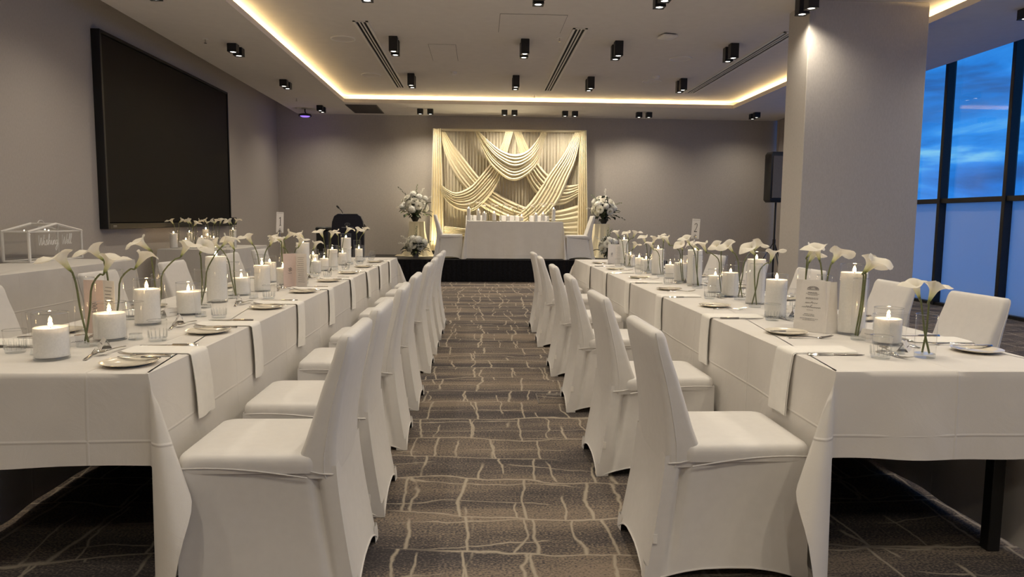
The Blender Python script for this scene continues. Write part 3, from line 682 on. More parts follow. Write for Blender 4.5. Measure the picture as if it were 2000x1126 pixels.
chair(-.93, 14.28, SZ, 0, 'white covered chair at the screen end of the head table, seen side on', G3)
chair(2.30, 14.28, SZ, PI, 'white covered chair at the window end of the head table, seen side on', G3)
for x, w_ in ((-.10, 'screen side'), (.62, 'middle'), (1.26, 'window side')):
    chair(x, 15.178, SZ, -PI/2, f'white covered chair tucked behind the head table, {w_}', G3)

# ------------------------------------------------------------------ tables and cloths
def tablecloth(x0, x1, y0, y1, zt, drops, seed, fold=.008, flare=.012, tilt=1.0):
    """drops: (x1, y1, x0, y0 sides). Hanging sides joined by cone folds at the corners."""
    r = random.Random(seed); ph = [r.uniform(0, TAU) for _ in range(8)]
    sides = [((x1, y0), (x1, y1), (1, 0), drops[0]), ((x1, y1), (x0, y1), (0, 1), drops[1]), ((x0, y1), (x0, y0), (-1, 0), drops[2]), ((x0, y0), (x1, y0), (0, -1), drops[3])]
    NR = 18; rows = [[] for _ in range(NR+1)]; top = []
    s0 = 0
    for k, (a, b, n, d) in enumerate(sides):
        L = math.hypot(b[0]-a[0], b[1]-a[1]); dx, dy = (b[0]-a[0])/L, (b[1]-a[1])/L
        nm = max(8, int(L/.05))
        us = [0, .015, .03]+[.03+(L-.06)*i/nm for i in range(1, nm)]+[L-.03, L-.015, L]
        for u in us:
            cu = min(u, L-u); g = 1-math.exp(-(cu/.16)**2); sp = s0+u
            px, py = a[0]+dx*u, a[1]+dy*u
            hemv = (.010*math.sin(sp*3.1+ph[3])*g) if d < zt-.1 else 0
            for i in range(NR+1):
                t = i/NR
                w = fold*t**1.2*g*(math.sin(sp*9+ph[0]+t*.6)+.7*math.sin(sp*17+ph[1])+.5*math.sin(sp*4.1+ph[2]))
                if i == 0: off, z = -.006, zt
                elif i == 1: off, z = .001, zt-.003
                else:
                    tt = (i-1)/(NR-1); off = .004+flare*tt*(.3+.7*g)+w; z = zt-.003-(d-.003+hemv)*tt
                rows[i].append((px+n[0]*off, py+n[1]*off, max(z, .004)))
        # cone fold at corner b between this side (drop d) and the next side
        n2 = sides[(k+1) % 4][2]; d2 = sides[(k+1) % 4][3]
        K = 26
        ctl = catmull([(0, 0, 0), (.05, .13, 0), (.20, .22, 0), (.33, .12, 0), (.24, .02, 0), (.10, .06, 0), (0, 0, 0)], K)
        # angle 0 = next side generatrix; the deeper side gets the long layer
        flip = d2 > d
        for q in range(1, K):
            th = PI/2*q/K                      # 0 at this side, pi/2 at the next side
            cv = ctl[q] if not flip else ctl[K-q]
            # c.x runs out of the deeper side, c.y out of the shallower side
            nd_, ns_ = (n, n2) if not flip else (n2, n)
            hx = nd_[0]*cv.x+ns_[0]*cv.y; hy = nd_[1]*cv.x+ns_[1]*cv.y
            hx *= tilt; hy *= tilt
            # in the flat cloth: a = overhang past this side, b = overhang past the next side; this side hangs straight at th = 0
            rm = min(d/max(1e-6, math.cos(th)), d2/max(1e-6, math.sin(th)))
            cz = math.sqrt(max(.05, 1-hx*hx-hy*hy))
            rm = min(rm, (zt-.006)/cz)
            nv = (n[0]*math.cos(th)+n2[0]*math.sin(th), n[1]*math.cos(th)+n2[1]*math.sin(th))
            for i in range(NR+1):
                if i == 0: rows[i].append((b[0]-nv[0]*.006, b[1]-nv[1]*.006, zt)); continue
                if i == 1: rows[i].append((b[0]+nv[0]*.001, b[1]+nv[1]*.001, zt-.003)); continue
                tt = (i-1)/(NR-1); l = rm*tt; bend = min(1, tt*rm/.10)
                e = .004+flare*tt*.3
                rows[i].append((b[0]+nv[0]*e+hx*l*bend, b[1]+nv[1]*e+hy*l*bend, max(zt-.003-cz*l, .004)))
        s0 += L
    w = MB().loft(rows); base = len(w.v); n = len(rows[0])
    w.v.append(((x0+x1)/2, (y0+y1)/2, zt)); w.f += [(base, j, (j+1) % n) for j in range(n)]
    return w
def top_grid(mb, x0, x1, y0, y1, z):
    return mb
def banquet_table(x0, x1, y0, y1, z, label, legs, base=0.0, name='banquet_table'):
    t = thing(name, label, 'table', ((x0+x1)/2, (y0+y1)/2, base)); w, l = (x1-x0)/2-.01, (y1-y0)/2-.01
    obj('tabletop', MB().box(-w, w, -l, l, z-.04, z, .006).mesh('tabletop', 'black'), t)
    lm = MB().box(-.024, .024, -.024, .024, 0, z-.04, .003).mesh('leg', 'black')
    for lx, ly in legs: obj('leg', lm, t, (lx-(x0+x1)/2, ly-(y0+y1)/2, 0))
    return t
ZT = .755
banquet_table(-1.90, -1.05, 2.24, 8.92, ZT-.006, 'long black banquet table under the cloth of table one', [(x, y) for x in (-1.82, -1.13) for y in (4.35, 4.5, 6.6, 6.75, 8.8)]+[(-1.82, 2.5), (-1.13, 2.72)])
banquet_table(1.19, 2.04, 2.26, 8.78, ZT-.006, 'long black banquet table under the cloth of table two', [(2.0-.03, 2.52), (1.27, 2.52)]+[(x, y) for x in (1.27, 1.96) for y in (4.4, 4.55, 6.6, 6.75, 8.6)])
def cloth_obj(mb, label, group=None):
    o = obj('tablecloth', mb.mesh('tablecloth', 'cloth', True, 55)); return tag(o, label, 'tablecloth', group)
GC = 'white tablecloths'
cloth_obj(tablecloth(-1.90, -1.05, 2.24, 8.92, ZT, (.735, .40, .735, .30), 1), 'long white tablecloth on table one beside the screen wall', GC)
cloth_obj(tablecloth(1.19, 2.04, 2.26, 8.78, ZT, (.735, .40, .735, .295), 2), 'long white tablecloth on table two beside the windows', GC)
ZS = .82
banquet_table(-4.22, -3.42, 5.09, 7.12, ZS-.006, 'side table under white cloth carrying the glass house box', [(-4.1, 5.3), (-3.5, 5.3), (-4.1, 6.9), (-3.5, 6.9)], 0, 'side_table')
cloth_obj(tablecloth(-4.22, -3.42, 5.09, 7.12, ZS, (.80, .80, .80, .80), 3, .014, .01, .35), 'white floor length cloth on the side table with the glass house box', GC)
banquet_table(-4.2, -3.27, 9.36, 10.95, ZS-.006, 'side table under white cloth below the screen', [(-4.1, 9.5), (-3.4, 9.5), (-4.1, 10.8), (-3.4, 10.8)], 0, 'side_table')
cloth_obj(tablecloth(-4.2, -3.27, 9.36, 10.95, ZS, (.80, .80, .80, .80), 4, .012, .01, .35), 'white floor length cloth on the side table below the screen', GC)
banquet_table(-.27, 1.645, 14.0, 14.5, .745, 'head table under white cloth on the stage', [(-.2, 14.08), (1.57, 14.08), (-.2, 14.42), (1.57, 14.42)], SZ, 'head_table')
hc = tablecloth(-.27, 1.645, 14.0, 14.5, .755, (.74, .74, .74, .74), 5, .010, .01, .42)
hc.v = [(x, y, z+SZ) for x, y, z in hc.v]
cloth_obj(hc, 'white floor length cloth on the head table on stage', GC)

# ------------------------------------------------------------------ tableware meshes
TW = {}
def cutlery():
    def profile(pts, th):   # pts: (x, halfwidth, z)
        m = MB(); m.loft([[(x, -w, z), (x, -w*.5, z+th), (x, w*.5, z+th), (x, w, z), (x, w*.5, z-th*.2), (x, -w*.5, z-th*.2)] for x, w, z in pts], True, True); return m
    hd = [(0, .004, .0015), (.004, .0075, .002), (.03, .008, .004), (.075, .0055, .006), (.10, .0035, .005)]
    k = profile([(0, .005, .001), (.004, .0085, .001), (.05, .009, .001), (.095, .0075, .001)], .0065)
    TW['knife_handle'] = k.mesh('handle', 'chrome')
    TW['knife_blade'] = profile([(.095, .0065, .002), (.11, .008, .002), (.17, .009, .002), (.205, .006, .002), (.215, .001, .002)], .0018).mesh('blade', 'chrome')
    TW['fork_handle'] = profile(hd+[(.13, .0035, .003), (.138, .011, .0025), (.15, .0125, .0035)], .0028).mesh('handle', 'chrome')
    f = MB()
    for i in range(4):
        y = (i-1.5)*.0068
        f.tube([(.148, y, .005), (.165, y, .0065), (.185, y, .010), (.197, y, .015)], [.0021, .0019, .0016, .0008], 5)
    TW['fork_tines'] = f.mesh('tines', 'chrome')
    TW['spoon_handle'] = profile(hd+[(.125, .0035, .004)], .0028).mesh('handle', 'chrome')
    b = MB()
    def bowl(u, v):
        a = v*TAU; x = .15+.028*u*math.cos(a); y = .0195*u*math.sin(a)*(1+.12*math.cos(a)); return (x, y, .003+.007*u*u)
    b.grid(bowl, 4, 14)
    TW['spoon_bowl'] = b.mesh('bowl', 'chrome')
cutlery()
TW['plate'] = MB().lathe([(.001, .004), (.052, .004), (.062, .0075), (.088, .0135), (.0905, .0135), (.0885, .0115), (.06, .004), (.05, .0), (.001, .0)], 36).mesh('side_plate', 'plate')
# tumbler with fluted foot, flute glass
TW['tumbler_wall'] = MB().lathe([(.032, .012), (.035, .05), (.0375, .082)], 20).mesh('glass_wall', 'glass')
TW['tumbler_rim'] = MB().lathe([(.0378, .081), (.0386, .0835), (.0372, .0845), (.0362, .082)], 20).mesh('rim', 'glassrim')
TW['tumbler_base'] = MB().lathe([(.001, .0), (.031, .0), (.0335, .006), (.0325, .013), (.001, .012)], 20).mesh('base', 'glassbase')
fl = MB()
for k in range(14):
    a = TAU*k/14; fl.tube([(.0335*math.cos(a), .0335*math.sin(a), .014), (.0362*math.cos(a), .0362*math.sin(a), .046)], [.0026, .0008], 4)
TW['tumbler_flutes'] = fl.mesh('fluting', 'glassrim')
TW['flute_wall'] = MB().lathe([(.024, .022), (.026, .06), (.0305, .12), (.034, .152)], 18).mesh('glass_wall', 'glass')
TW['flute_rim'] = MB().lathe([(.0342, .151), (.035, .153), (.0336, .154)], 18).mesh('rim', 'glassrim')
TW['flute_base'] = MB().lathe([(.001, 0), (.027, 0), (.028, .004), (.0235, .014), (.0245, .024), (.001, .020)], 18).mesh('base', 'glassbase')
def tumbler(x, y, z, label, group='water tumblers'):
    t = thing('tumbler', label, 'glass', (x, y, z), 0, group)
    for k, n in (('tumbler_wall', 'glass_wall'), ('tumbler_rim', 'rim'), ('tumbler_base', 'base'), ('tumbler_flutes', 'fluting')): obj(n, TW[k], t)
def highball(x, y, z, label, group='tapered highball glasses'):
    t = thing('highball_glass', label, 'glass', (x, y, z), 0, group)
    for k, n in (('flute_wall', 'glass_wall'), ('flute_rim', 'rim'), ('flute_base', 'base')): obj(n, TW[k], t)
def cutl(kind, x, y, z, rz, label, group):
    nm = {'knife': 'table_knife', 'butter': 'butter_knife', 'fork': 'table_fork', 'dfork': 'dessert_fork', 'dspoon': 'dessert_spoon'}[kind]
    t = thing(nm, label, {'knife': 'knife', 'butter': 'knife', 'fork': 'fork', 'dfork': 'fork', 'dspoon': 'spoon'}[kind], (x, y, z), rz, group)
    s = {'knife': 1.0, 'butter': .72, 'fork': .98, 'dfork': .85, 'dspoon': .9}[kind]
    a, b = {'knife': ('knife_handle', 'knife_blade'), 'butter': ('knife_handle', 'knife_blade'), 'fork': ('fork_handle', 'fork_tines'), 'dfork': ('fork_handle', 'fork_tines'), 'dspoon': ('spoon_handle', 'spoon_bowl')}[kind]
    for k in (a, b): obj(k.split('_')[1], TW[k], t, sc=s)
    return t
def napkin_mesh(seed, hang, inn, w=.145):
    """local: +x into the table, edge at x=0, hanging at x<0"""
    r = random.Random(seed); m = MB(); R = .014
    path = []; R = .008
    for i in range(9): path.append((inn-(inn-.004)*i/8, .0, 0, 1))
    for i in range(1, 6):
        a = PI/2*i/5; path.append((.004-R*math.sin(a)-.004*i/5, -(R-R*math.cos(a)), -math.sin(a), math.cos(a)))
    x0, z0 = path[-1][0], path[-1][1]
    for i in range(1, 11):
        s = i/10; path.append((x0-.006*s-.004*math.sin(s*PI), z0-(hang-R)*s, -1, .05))
    sk = r.uniform(-.03, .03); bw = r.uniform(.004, .010)
    def layer(t0, t1, wf, sh):
        top = []; bot = []
        n = len(path); W_ = 8
        rings = []
        for i, (x, z, nx, nz) in enumerate(path):
            hz = max(0, (i-13)/10); ww = w*(1+.06*hz)*wf; ring = []
            for j in range(W_+1):
                v = j/W_-.5; th = t1*(1-abs(2*v)**6*.7)
                rip = bw*math.sin(v*6+seed)*hz
                ring.append((x+nx*(th+rip), v*ww+sk*hz+sh, z+nz*th))
            for j in range(W_, -1, -1):
                v = j/W_-.5; ring.append((x+nx*(t0+bw*math.sin(v*6+seed)*hz), v*ww*.99+sk*hz+sh, z+nz*t0))
            rings.append(ring)
        m.loft(rings, True, True)
    layer(.0005, .0038, 1.0, 0); layer(.0042, .0078, .965, .003)
    return m.mesh('napkin', 'napkin', True, 50)
def card_mesh():
    m = MB(); th = .0006; a = .042; h = .036
    m.loft([[(-.02, -a, 0), (0, -a, h), (.02, -a, 0), (.0186, -a, 0), (0, -a, h-.002), (-.0186, -a, 0)], [(-.02, a, 0), (0, a, h), (.02, a, 0), (.0186, a, 0), (0, a, h-.002), (-.0186, a, 0)]], True, True)
    return m.mesh('card_fold', 'paper', False)
TW['card'] = card_mesh()
def scribble(seed, n, w, h):
    r = random.Random(seed); pts = []
    for i in range(n*4+1): pts.append((-w/2+w*i/(n*4)+r.uniform(-.001, .001), 0, h*math.sin(i*PI/2+r.uniform(-.4, .4))*r.uniform(.4, 1)))
    return pts
cp = MB(); 
for sx in (-1, 1):
    sc_ = scribble(4, 5, .042, .004)
    cp.tube([(sx*(.0112+.0008-.0005*q[2]/.004*0), q[0], .0158-q[2]*.8) for q in sc_], .0007, 4)
TW['cardprint'] = cp.mesh('handwriting', 'greyink')
def placecard(x, y, z, rz, label):
    t = thing('place_card', label, 'place card', (x, y, z), rz, 'folded place cards')
    obj('card_fold', TW['card'], t); obj('handwriting', TW['cardprint'], t)

def setting(edge_x, yn, side, k, full, where, seed, wide=False, skip=()):
    """guest faces into the table; u into table, v to the guest's right."""
    ux = -1 if side == 'L' else 1            # direction into the table along x
    # guest's right: facing -x -> +y ; facing +x -> -y
    vy = 1 if ux < 0 else -1
    jr = random.Random(seed*7+k)
    def P(u, v): return (edge_x+ux*u, yn+vy*v)
    def A(u, v): return math.atan2(vy*v, ux*u)
    wn = f'{ORD[k]} setting from near end, {where}'
    z = ZT+.001
    rz = (PI if ux < 0 else 0)
    na = bpy.data.objects.new('napkin', napkin_mesh(seed*31+k, .245 if full else .2, .25+jr.uniform(-.01, .02))); C.objects.link(na)
    na.location = (edge_x-ux*.003, yn, z); na.rotation_euler = (0, 0, rz+jr.uniform(-.05, .05))
    tag(na, f'folded white napkin, {wn}', 'napkin', 'folded white napkins')
    pv = -.40 if wide else -.255; pu = .165 if wide else .115
    jr_ = jr.uniform(-.01, .01)
    px, py = P(pu+jr_, pv)
    o = obj('side_plate', TW['plate'], None, (px, py, z), (0, 0, jr.uniform(0, 6))); tag(o, f'cream side plate, {wn}', 'plate', 'cream side plates')
    bx, by = P(pu-.085, pv+.035)
    cutl('butter', bx, by, z+.0145, A(1, .12+jr.uniform(-.1, .1)), f'butter knife on side plate, {wn}', 'butter knives')
    fv = -.31+.02 if wide else -.125
    fx, fy = P(.035 if not wide else .12, fv+.012)
    cutl('fork', fx, fy, z, A(1, .06+jr.uniform(-.03, .03)), f'steel table fork beside the napkin, {wn}', 'table forks')
    kx, ky = P(.03, .098)
    cutl('knife', kx, ky, z, A(1, .0+jr.uniform(-.05, .05)), f'steel table knife beside the napkin, {wn}', 'table knives')
    if wide:
        s1 = P(.33, .03); s2 = P(.41, .10)
    else:
        s1 = P(.30, -.19); s2 = P(.25, .0)
    cutl('dfork', *s1, z, A(.25, 1), f'dessert fork above the napkin, {wn}', 'dessert forks')
    cutl('dspoon', *P((.345 if wide else .275), .14 if wide else .04), z+.006, A(.12+(.1 if wide else .0), -1), f'dessert spoon above the napkin, {wn}', 'dessert spoons')
    c_ = P(.36, .06) if not wide else P(.46, .0)
    placecard(*c_, z, jr.uniform(.3, .9)*(1 if ux < 0 else -1), f'folded white place card, {wn}')
    tx, ty = P(.23, .205) if not wide else P(.275, .155)
    tumbler(tx, ty, z, f'fluted clear water tumbler, {wn}')
    if not wide: hx, hy = P(.33, .235)
    else: hx, hy = P(.395, .06)
    highball(hx, hy, z, f'tapered clear highball glass, {wn}')
LN = [2.62, 3.28, 4.10, 4.93, 5.74, 6.54, 7.34, 8.13]
RN = [2.63, 3.59, 4.56, 5.56, 6.58, 7.55]
for k, y in enumerate(LN): setting(-1.05, y, 'L', k, True, 'aisle side, table one', 1)
for k, y in enumerate(RN): setting(1.19, y, 'R', k, True, 'aisle side, table two', 2, True)
for k, y in enumerate((2.78, 3.62, 4.72, 5.83, 6.6, 7.3)): setting(-1.90, y, 'R', k, False, 'screen side, table one', 3)
for k, y in enumerate((2.86, 3.72, 4.62, 5.4, 6.4, 7.4)): setting(2.04, y, 'L', k, False, 'window side, table two', 4)
tumbler(-1.345, 8.86, ZT+.001, 'fluted clear tumbler at the far end of table one'); highball(-1.43, 8.83, ZT+.001, 'tapered clear highball glass at the far end of table one')

# ------------------------------------------------------------------ candles in glass cylinders
CN = {}
def cyl_meshes(r, hw, hg):
    key = (round(r, 3), round(hw, 3), round(hg, 3))
    if key in CN: return CN[key]
    n = 28
    wall = MB().lathe([(r, .006), (r, hg)], n).mesh('glass_cylinder', 'glass')
    rim = MB().lathe([(r+.0004, hg-.001), (r+.001, hg+.0015), (r-.0015, hg+.0015), (r-.001, hg-.001)], n).mesh('rim', 'glassrim')
    base = MB().lathe([(.001, 0), (r-.001, 0), (r, .004), (r-.001, .009), (.001, .009)], n).mesh('base', 'glassbase')
    ri = r-.003
    wax = MB().lathe([(.001, .011), (ri, .011), (ri, hw-.001), (ri-.002, hw+.001), (ri*.5, hw-.003), (.001, hw-.004)], n).mesh('wax_fill', 'wax')
    CN[key] = (wall, rim, base, wax); return CN[key]
CNW = MB().tube([(0, 0, -.005), (.001, 0, .012)], .0014, 5).mesh('wick', 'wick')
CNF = MB().lathe([(.0015, .005), (.0058, .009), (.0074, .014), (.0058, .020), (.0028, .026), (.0004, .031)], 8, None, True, True).mesh('flame', 'flame')
def candle(x, y, z, r, hw, hg, label, group):
    t = thing('candle_cylinder', label, 'candle', (x, y, z), rnd.uniform(0, 6), group)
    wall, rim, base, wax = cyl_meshes(r, hw, hg)
    obj('glass_cylinder', wall, t); obj('rim', rim, t); obj('base', base, t); obj('wax_fill', wax, t)
    w = obj('wick', CNW, t, (0, 0, hw-.002)); obj('flame', CNF, t, (0, 0, hw-.002), sc=(1, 1, rnd.uniform(.85, 1.15)))
LC = [(-1.476, 2.463, .056, .110, .160), (-1.476, 2.848, .061, .108, .151), (-1.517, 3.258, .056, .163, .208), (-1.468, 3.594, .058, .117, .161), (-1.523, 4.127, .059, .264, .317), (-1.507, 4.498, .055, .111, .155), (-1.452, 4.746, .053, .173, .214), (-1.442, 5.207, .050, .124, .160), (-1.478, 5.938, .056, .282, .320), (-1.462, 6.308, .050, .108, .156), (-1.449, 6.599, .045, .115, .160), (-1.478, 7.107, .053, .176, .217), (-1.434, 7.4, .045, .128, .170), (-1.475, 7.82, .056, .273, .319), (-1.37, 8.02, .045, .145, .185), (-1.60, 5.42, .05, .15, .20), (-1.585, 6.75, .05, .14, .19)]
RC = [(1.647, 3.020, .058, .274, .310), (1.661, 2.766, .054, .105, .149), (1.530, 3.553, .055, .196, .225), (1.655, 4.142, .056, .268, .311), (1.638, 4.524, .055, .159, .206), (1.630, 4.796, .050, .117, .160), (1.649, 5.334, .058, .271, .290), (1.625, 5.630, .052, .154, .216), (1.626, 5.95, .045, .119, .159), (1.623, 6.360, .056, .235, .265), (1.618, 6.793, .052, .116, .166), (1.607, 7.05, .045, .118, .155), (1.606, 7.443, .048, .123, .156), (1.617, 7.875, .055, .274, .320), (1.74, 5.85, .05, .15, .20), (1.75, 6.95, .05, .14, .19)]
def size_word(h): return 'tall' if h > .22 else ('medium' if h > .14 else 'short')
def order_label(lst, tn):
    cnt = {}; out = []
    for i in sorted(range(len(lst)), key=lambda i: lst[i][1]):
        w = size_word(lst[i][3]); k = cnt.get(w, 0); cnt[w] = k+1
        out.append((lst[i], f'{w} candle in glass cylinder, {tn}, {ORD[k]} {w} one from near end'))
    return out
for (x, y, r, hw, hg), lb in order_label(LC, 'table one'): candle(x, y, ZT+.001, r, hw, hg, lb, 'candles on table one')
for (x, y, r, hw, hg), lb in order_label(RC, 'table two'): candle(x, y, ZT+.001, r, hw, hg, lb, 'candles on table two')
SCN = [(-4.08, 9.58, .05, .20, .25), (-3.97, 9.70, .05, .11, .16), (-3.79, 9.78, .053, .14, .20), (-4.06, 10.05, .045, .20, .26), (-3.66, 9.86, .055, .13, .24), (-3.84, 10.12, .045, .16, .21), (-3.55, 10.3, .05, .24, .29), (-3.95, 10.35, .05, .24, .30)]
for i, (x, y, r, hw, hg) in enumerate(SCN): candle(x, y, ZS+.001, r, hw, hg, f'{size_word(hw)} lit candle on the side table below the screen, {ORD[i]} from the front', 'candles on the side table')
HCN = [(-.239, .040, .255, .30), (-.04, .043, .215, .26), (.08, .045, .165, .21), (.281, .042, .165, .21), (.563, .041, .105, .15), (.842, .043, .105, .15), (1.131, .042, .15, .20), (1.287, .045, .155, .20), (1.499, .040, .255, .30)]
for i, (x, r, hw, hg) in enumerate(HCN): candle(x*.98, 14.17+.05*(i % 2), SZ+ZT+.001, r, hw, hg, f'lit candle cylinder on the head table, {ORD[i]} from the screen end', 'candles on the head table')

# ------------------------------------------------------------------ calla lilies in bud vases
BLOOM = []
def bloom_mesh(seed):
    r = random.Random(seed); tip = r.uniform(.03, .05); fl = r.uniform(.022, .034); curl = r.uniform(.4, 1.0)
    def fn(u, v):
        a = (v-.5)*TAU*1.06            # overlap at the back (a = +-pi), tip at a = 0
        c = .5+.5*math.cos(a)
        L = .070+tip*c**2+.008*math.sin(3*a+seed)
        rad = .0055+.017*u**1.1+fl*max(0, u-.55)**1.5*3.3*(.75+.5*c)
        z = L*u
        if u > .72:
            q = (u-.72)/.28; z -= .024*q*q*curl*(.6+.9*c**3); rad += .010*q*q*c**4
        rad *= 1+.10*math.sin(2*a+seed)*u
        ov = 1+.10*(v-.5)*u
        return (rad*math.cos(a)*ov, rad*math.sin(a)*ov*.92, z)
    m = MB().grid(fn, 9, 20)
    return m.mesh('spathe', 'lily', True, 80)
for s in range(6): BLOOM.append(bloom_mesh(s*3+1))
SPX = MB().tube([(0, 0, .012), (.001, 0, .03), (.002, 0, .052)], [.003, .0035, .0015], 6).mesh('spadix', 'spadix')
VM = {}
def bud_vase(x, y, z, r, h, label, group):
    key = (round(r, 3), round(h, 3))
    if key not in VM:
        n = 20
        VM[key] = (MB().lathe([(r, .012), (r, h)], n).mesh('glass_wall', 'glass'), MB().lathe([(r+.0004, h-.001), (r+.001, h+.0015), (r-.0015, h+.0015), (r-.001, h-.001)], n).mesh('rim', 'glassrim'),
                   MB().lathe([(.001, 0), (r-.002, 0), (r, .005), (r-.001, .016), (.001, .015)], n).mesh('base', 'glassbase'))
    t = thing('bud_vase', label, 'vase', (x, y, z), 0, group)
    for n_, me in zip(('glass_wall', 'rim', 'base'), VM[key]): obj(n_, me, t)
def lily(vx, vy, z, r, h, dx, dz, k, label, group, seed):
    q = random.Random(seed)
    dy = (-1 if k == 0 else 1)*q.uniform(.02, .05)
    sgn = 1 if dx > 0 else -1
    # the bloom nods outwards
    tilt = q.uniform(.35, .95)
    az = math.atan2(dy*1.5, abs(dx)+.05)*1.0
    ax = Vector((math.sin(tilt)*math.cos(az)*sgn, math.sin(tilt)*math.sin(az), math.cos(tilt)))
    headc = Vector((dx, dy, dz)); bb = headc-ax*.045
    foot = Vector((-sgn*r*.40*q.uniform(.3, 1), (-1 if k == 0 else 1)*q.uniform(.2, .4)*r, .017))
    bl = math.hypot(bb.x, bb.y); lim = r*.66
    f = h/max(bb.z, .05); ex = Vector((bb.x*min(f, 1), bb.y*min(f, 1), min(h, bb.z*.8)))
    el = math.hypot(ex.x, ex.y)
    if el > lim: ex.x *= lim/el; ex.y *= lim/el
    pts = catmull([foot, foot.lerp(ex, .55)+Vector((sgn*.004, 0, 0)), ex, ex.lerp(bb, .6)+Vector((0, 0, .012)), bb-ax*.012, bb+ax*.004], 14)
    t = thing('calla_lily', label, 'flower', (vx, vy, z), 0, group)
    obj('stem', MB().tube(pts, [.0036]*12+[.0042, .005, .0055], 6).mesh('stem', 'stem'), t)
    rot = ax.to_track_quat('Z', 'Y')
    tw = Matrix.Rotation((0 if sgn > 0 else PI)+q.uniform(-1.1, 1.1), 4, 'Z')
    # point the tip side (local +x) downwards/outwards
    Mx = rot.to_matrix().to_4x4()
    down = Mx.inverted() @ Vector((ax.x, ax.y, -.6)); ang = math.atan2(down.y, down.x)+q.uniform(-.8, .8)
    Mr = Mx @ Matrix.Rotation(ang, 4, 'Z')
    e = Mr.to_euler(); sc = q.uniform(.92, 1.1)
    b = obj('spathe', BLOOM[seed % 6], t, tuple(bb), tuple(e), sc)
    obj('spadix', SPX, b)
LV = [(-1.489, 2.704, .037, .261, [(-.063, .326), (.081, .320)]), (-1.56, 3.06, .036, .263, [(-.063, .342), (.100, .310)]), (-1.56, 3.47, .030, .214, [(-.047, .360), (.122, .341)]), (-1.50, 3.86, .040, .210, [(.030, .330), (.132, .369)]), (-1.497, 4.33, .036, .22, [(-.10, .33), (-.02, .335)]), (-1.53, 4.99, .038, .232, [(-.07, .345), (.07, .335)]), (-1.50, 5.45, .041, .185, [(-.044, .343), (.040, .356)]), (-1.52, 5.74, .038, .207, [(-.073, .294), (.066, .295)]), (-1.47, 6.11, .038, .206, [(-.055, .343), (.052, .259)]), (-1.47, 6.85, .039, .195, [(-.050, .344), (.04, .334)]), (-1.50, 7.60, .040, .193, [(-.03, .343), (.085, .360)]), (-1.42, 8.2, .041, .236, [(.021, .351), (.084, .351)])]
RV = [(1.640, 2.488, .036, .160, [(-.065, .265), (.034, .247)]), (1.600, 2.875, .031, .259, [(.029, .323), (.047, .313)]), (1.60, 3.19, .034, .247, [(-.058, .363), (.072, .336)]), (1.60, 3.40, .030, .262, [(.028, .361), (.061, .328)]), (1.585, 3.965, .035, .252, [(-.051, .337), (.109, .305)]), (1.640, 4.35, .036, .242, [(-.096, .338), (.115, .340)]), (1.627, 4.66, .034, .263, [(-.048, .329), (-.126, .328)]), (1.60, 5.10, .038, .243, [(-.098, .361), (-.034, .315)]), (1.60, 5.5, .033, .254, [(-.035, .302), (-.119, .346)]), (1.602, 6.15, .036, .253, [(-.006, .352), (-.090, .280)]), (1.593, 6.60, .036, .251, [(-.059, .323), (.060, .315)]), (1.55, 7.25, .037, .247, [(-.042, .354), (.064, .232)]), (1.584, 7.66, .039, .267, [(.106, .347), (-.082, .345)])]
for lst, tn, g1 in ((LV, 'table one', 1), (RV, 'table two', 2)):
    for i, (x, y, r, h, lil) in enumerate(sorted(lst, key=lambda a: a[1])):
        bud_vase(x, y, ZT+.001, r, h, f'clear cylinder bud vase on {tn}, {ORD[i]} from the near end', f'bud vases on {tn}')
        for j, (dx, dz) in enumerate(lil):
            lean = 'aisle' if (dx > 0) == (g1 == 1) else ('screen wall' if g1 == 1 else 'window')
            wl = ('first' if j == 0 else 'second') 
            lily(x, y, ZT+.001, r, h, dx, dz, j, f'white calla lily, {wl} stem of the {ORD[i]} vase on {tn}', f'calla lilies on {tn}', g1*100+i*2+j)
SV = [(-4.1, 9.75, [(-.06, .36), (.05, .37)]), (-3.93, 9.9, [(-.05, .36), (.06, .36)]), (-3.86, 9.62, [(-.05, .37), (.05, .33)]), (-3.74, 9.97, [(-.06, .37), (.06, .36)]), (-3.56, 9.72, [(-.05, .36), (.05, .37)]), (-3.50, 10.1, [(-.03, .36), (.06, .37)]), (-3.4, 9.9, [(-.04, .36)])]
for i, (x, y, lil) in enumerate(SV):
    bud_vase(x, y, ZS+.001, .033, .22, f'clear bud vase on the side table below the screen, {ORD[i]} from the wall', 'bud vases on the side table')
    for j, (dx, dz) in enumerate(lil): lily(x, y, ZS+.001, .033, .22, dx, dz, j, f'white calla lily, {ORD[j]} stem of the {ORD[i]} side table vase', 'calla lilies on the side table', 300+i*2+j)
HV = [(-.16, .33), (.166, .30), (.423, .30), (.713, .26), (.99, .26), (1.155, .32), (1.40, .32)]
for i, (x, hh) in enumerate(HV):
    bud_vase(x*.98, 14.32, SZ+ZT+.001, .03, .2, f'clear bud vase on the head table, {ORD[i]} from the screen end', 'bud vases on the head table')
    for j, dx in enumerate((-.07, .07)): lily(x*.98, 14.32, SZ+ZT+.001, .03, .2, dx, hh+.03*j, j, f'white calla lily, {ORD[j]} stem of the {ORD[i]} head table vase', 'calla lilies on the head table', 400+i*2+j)

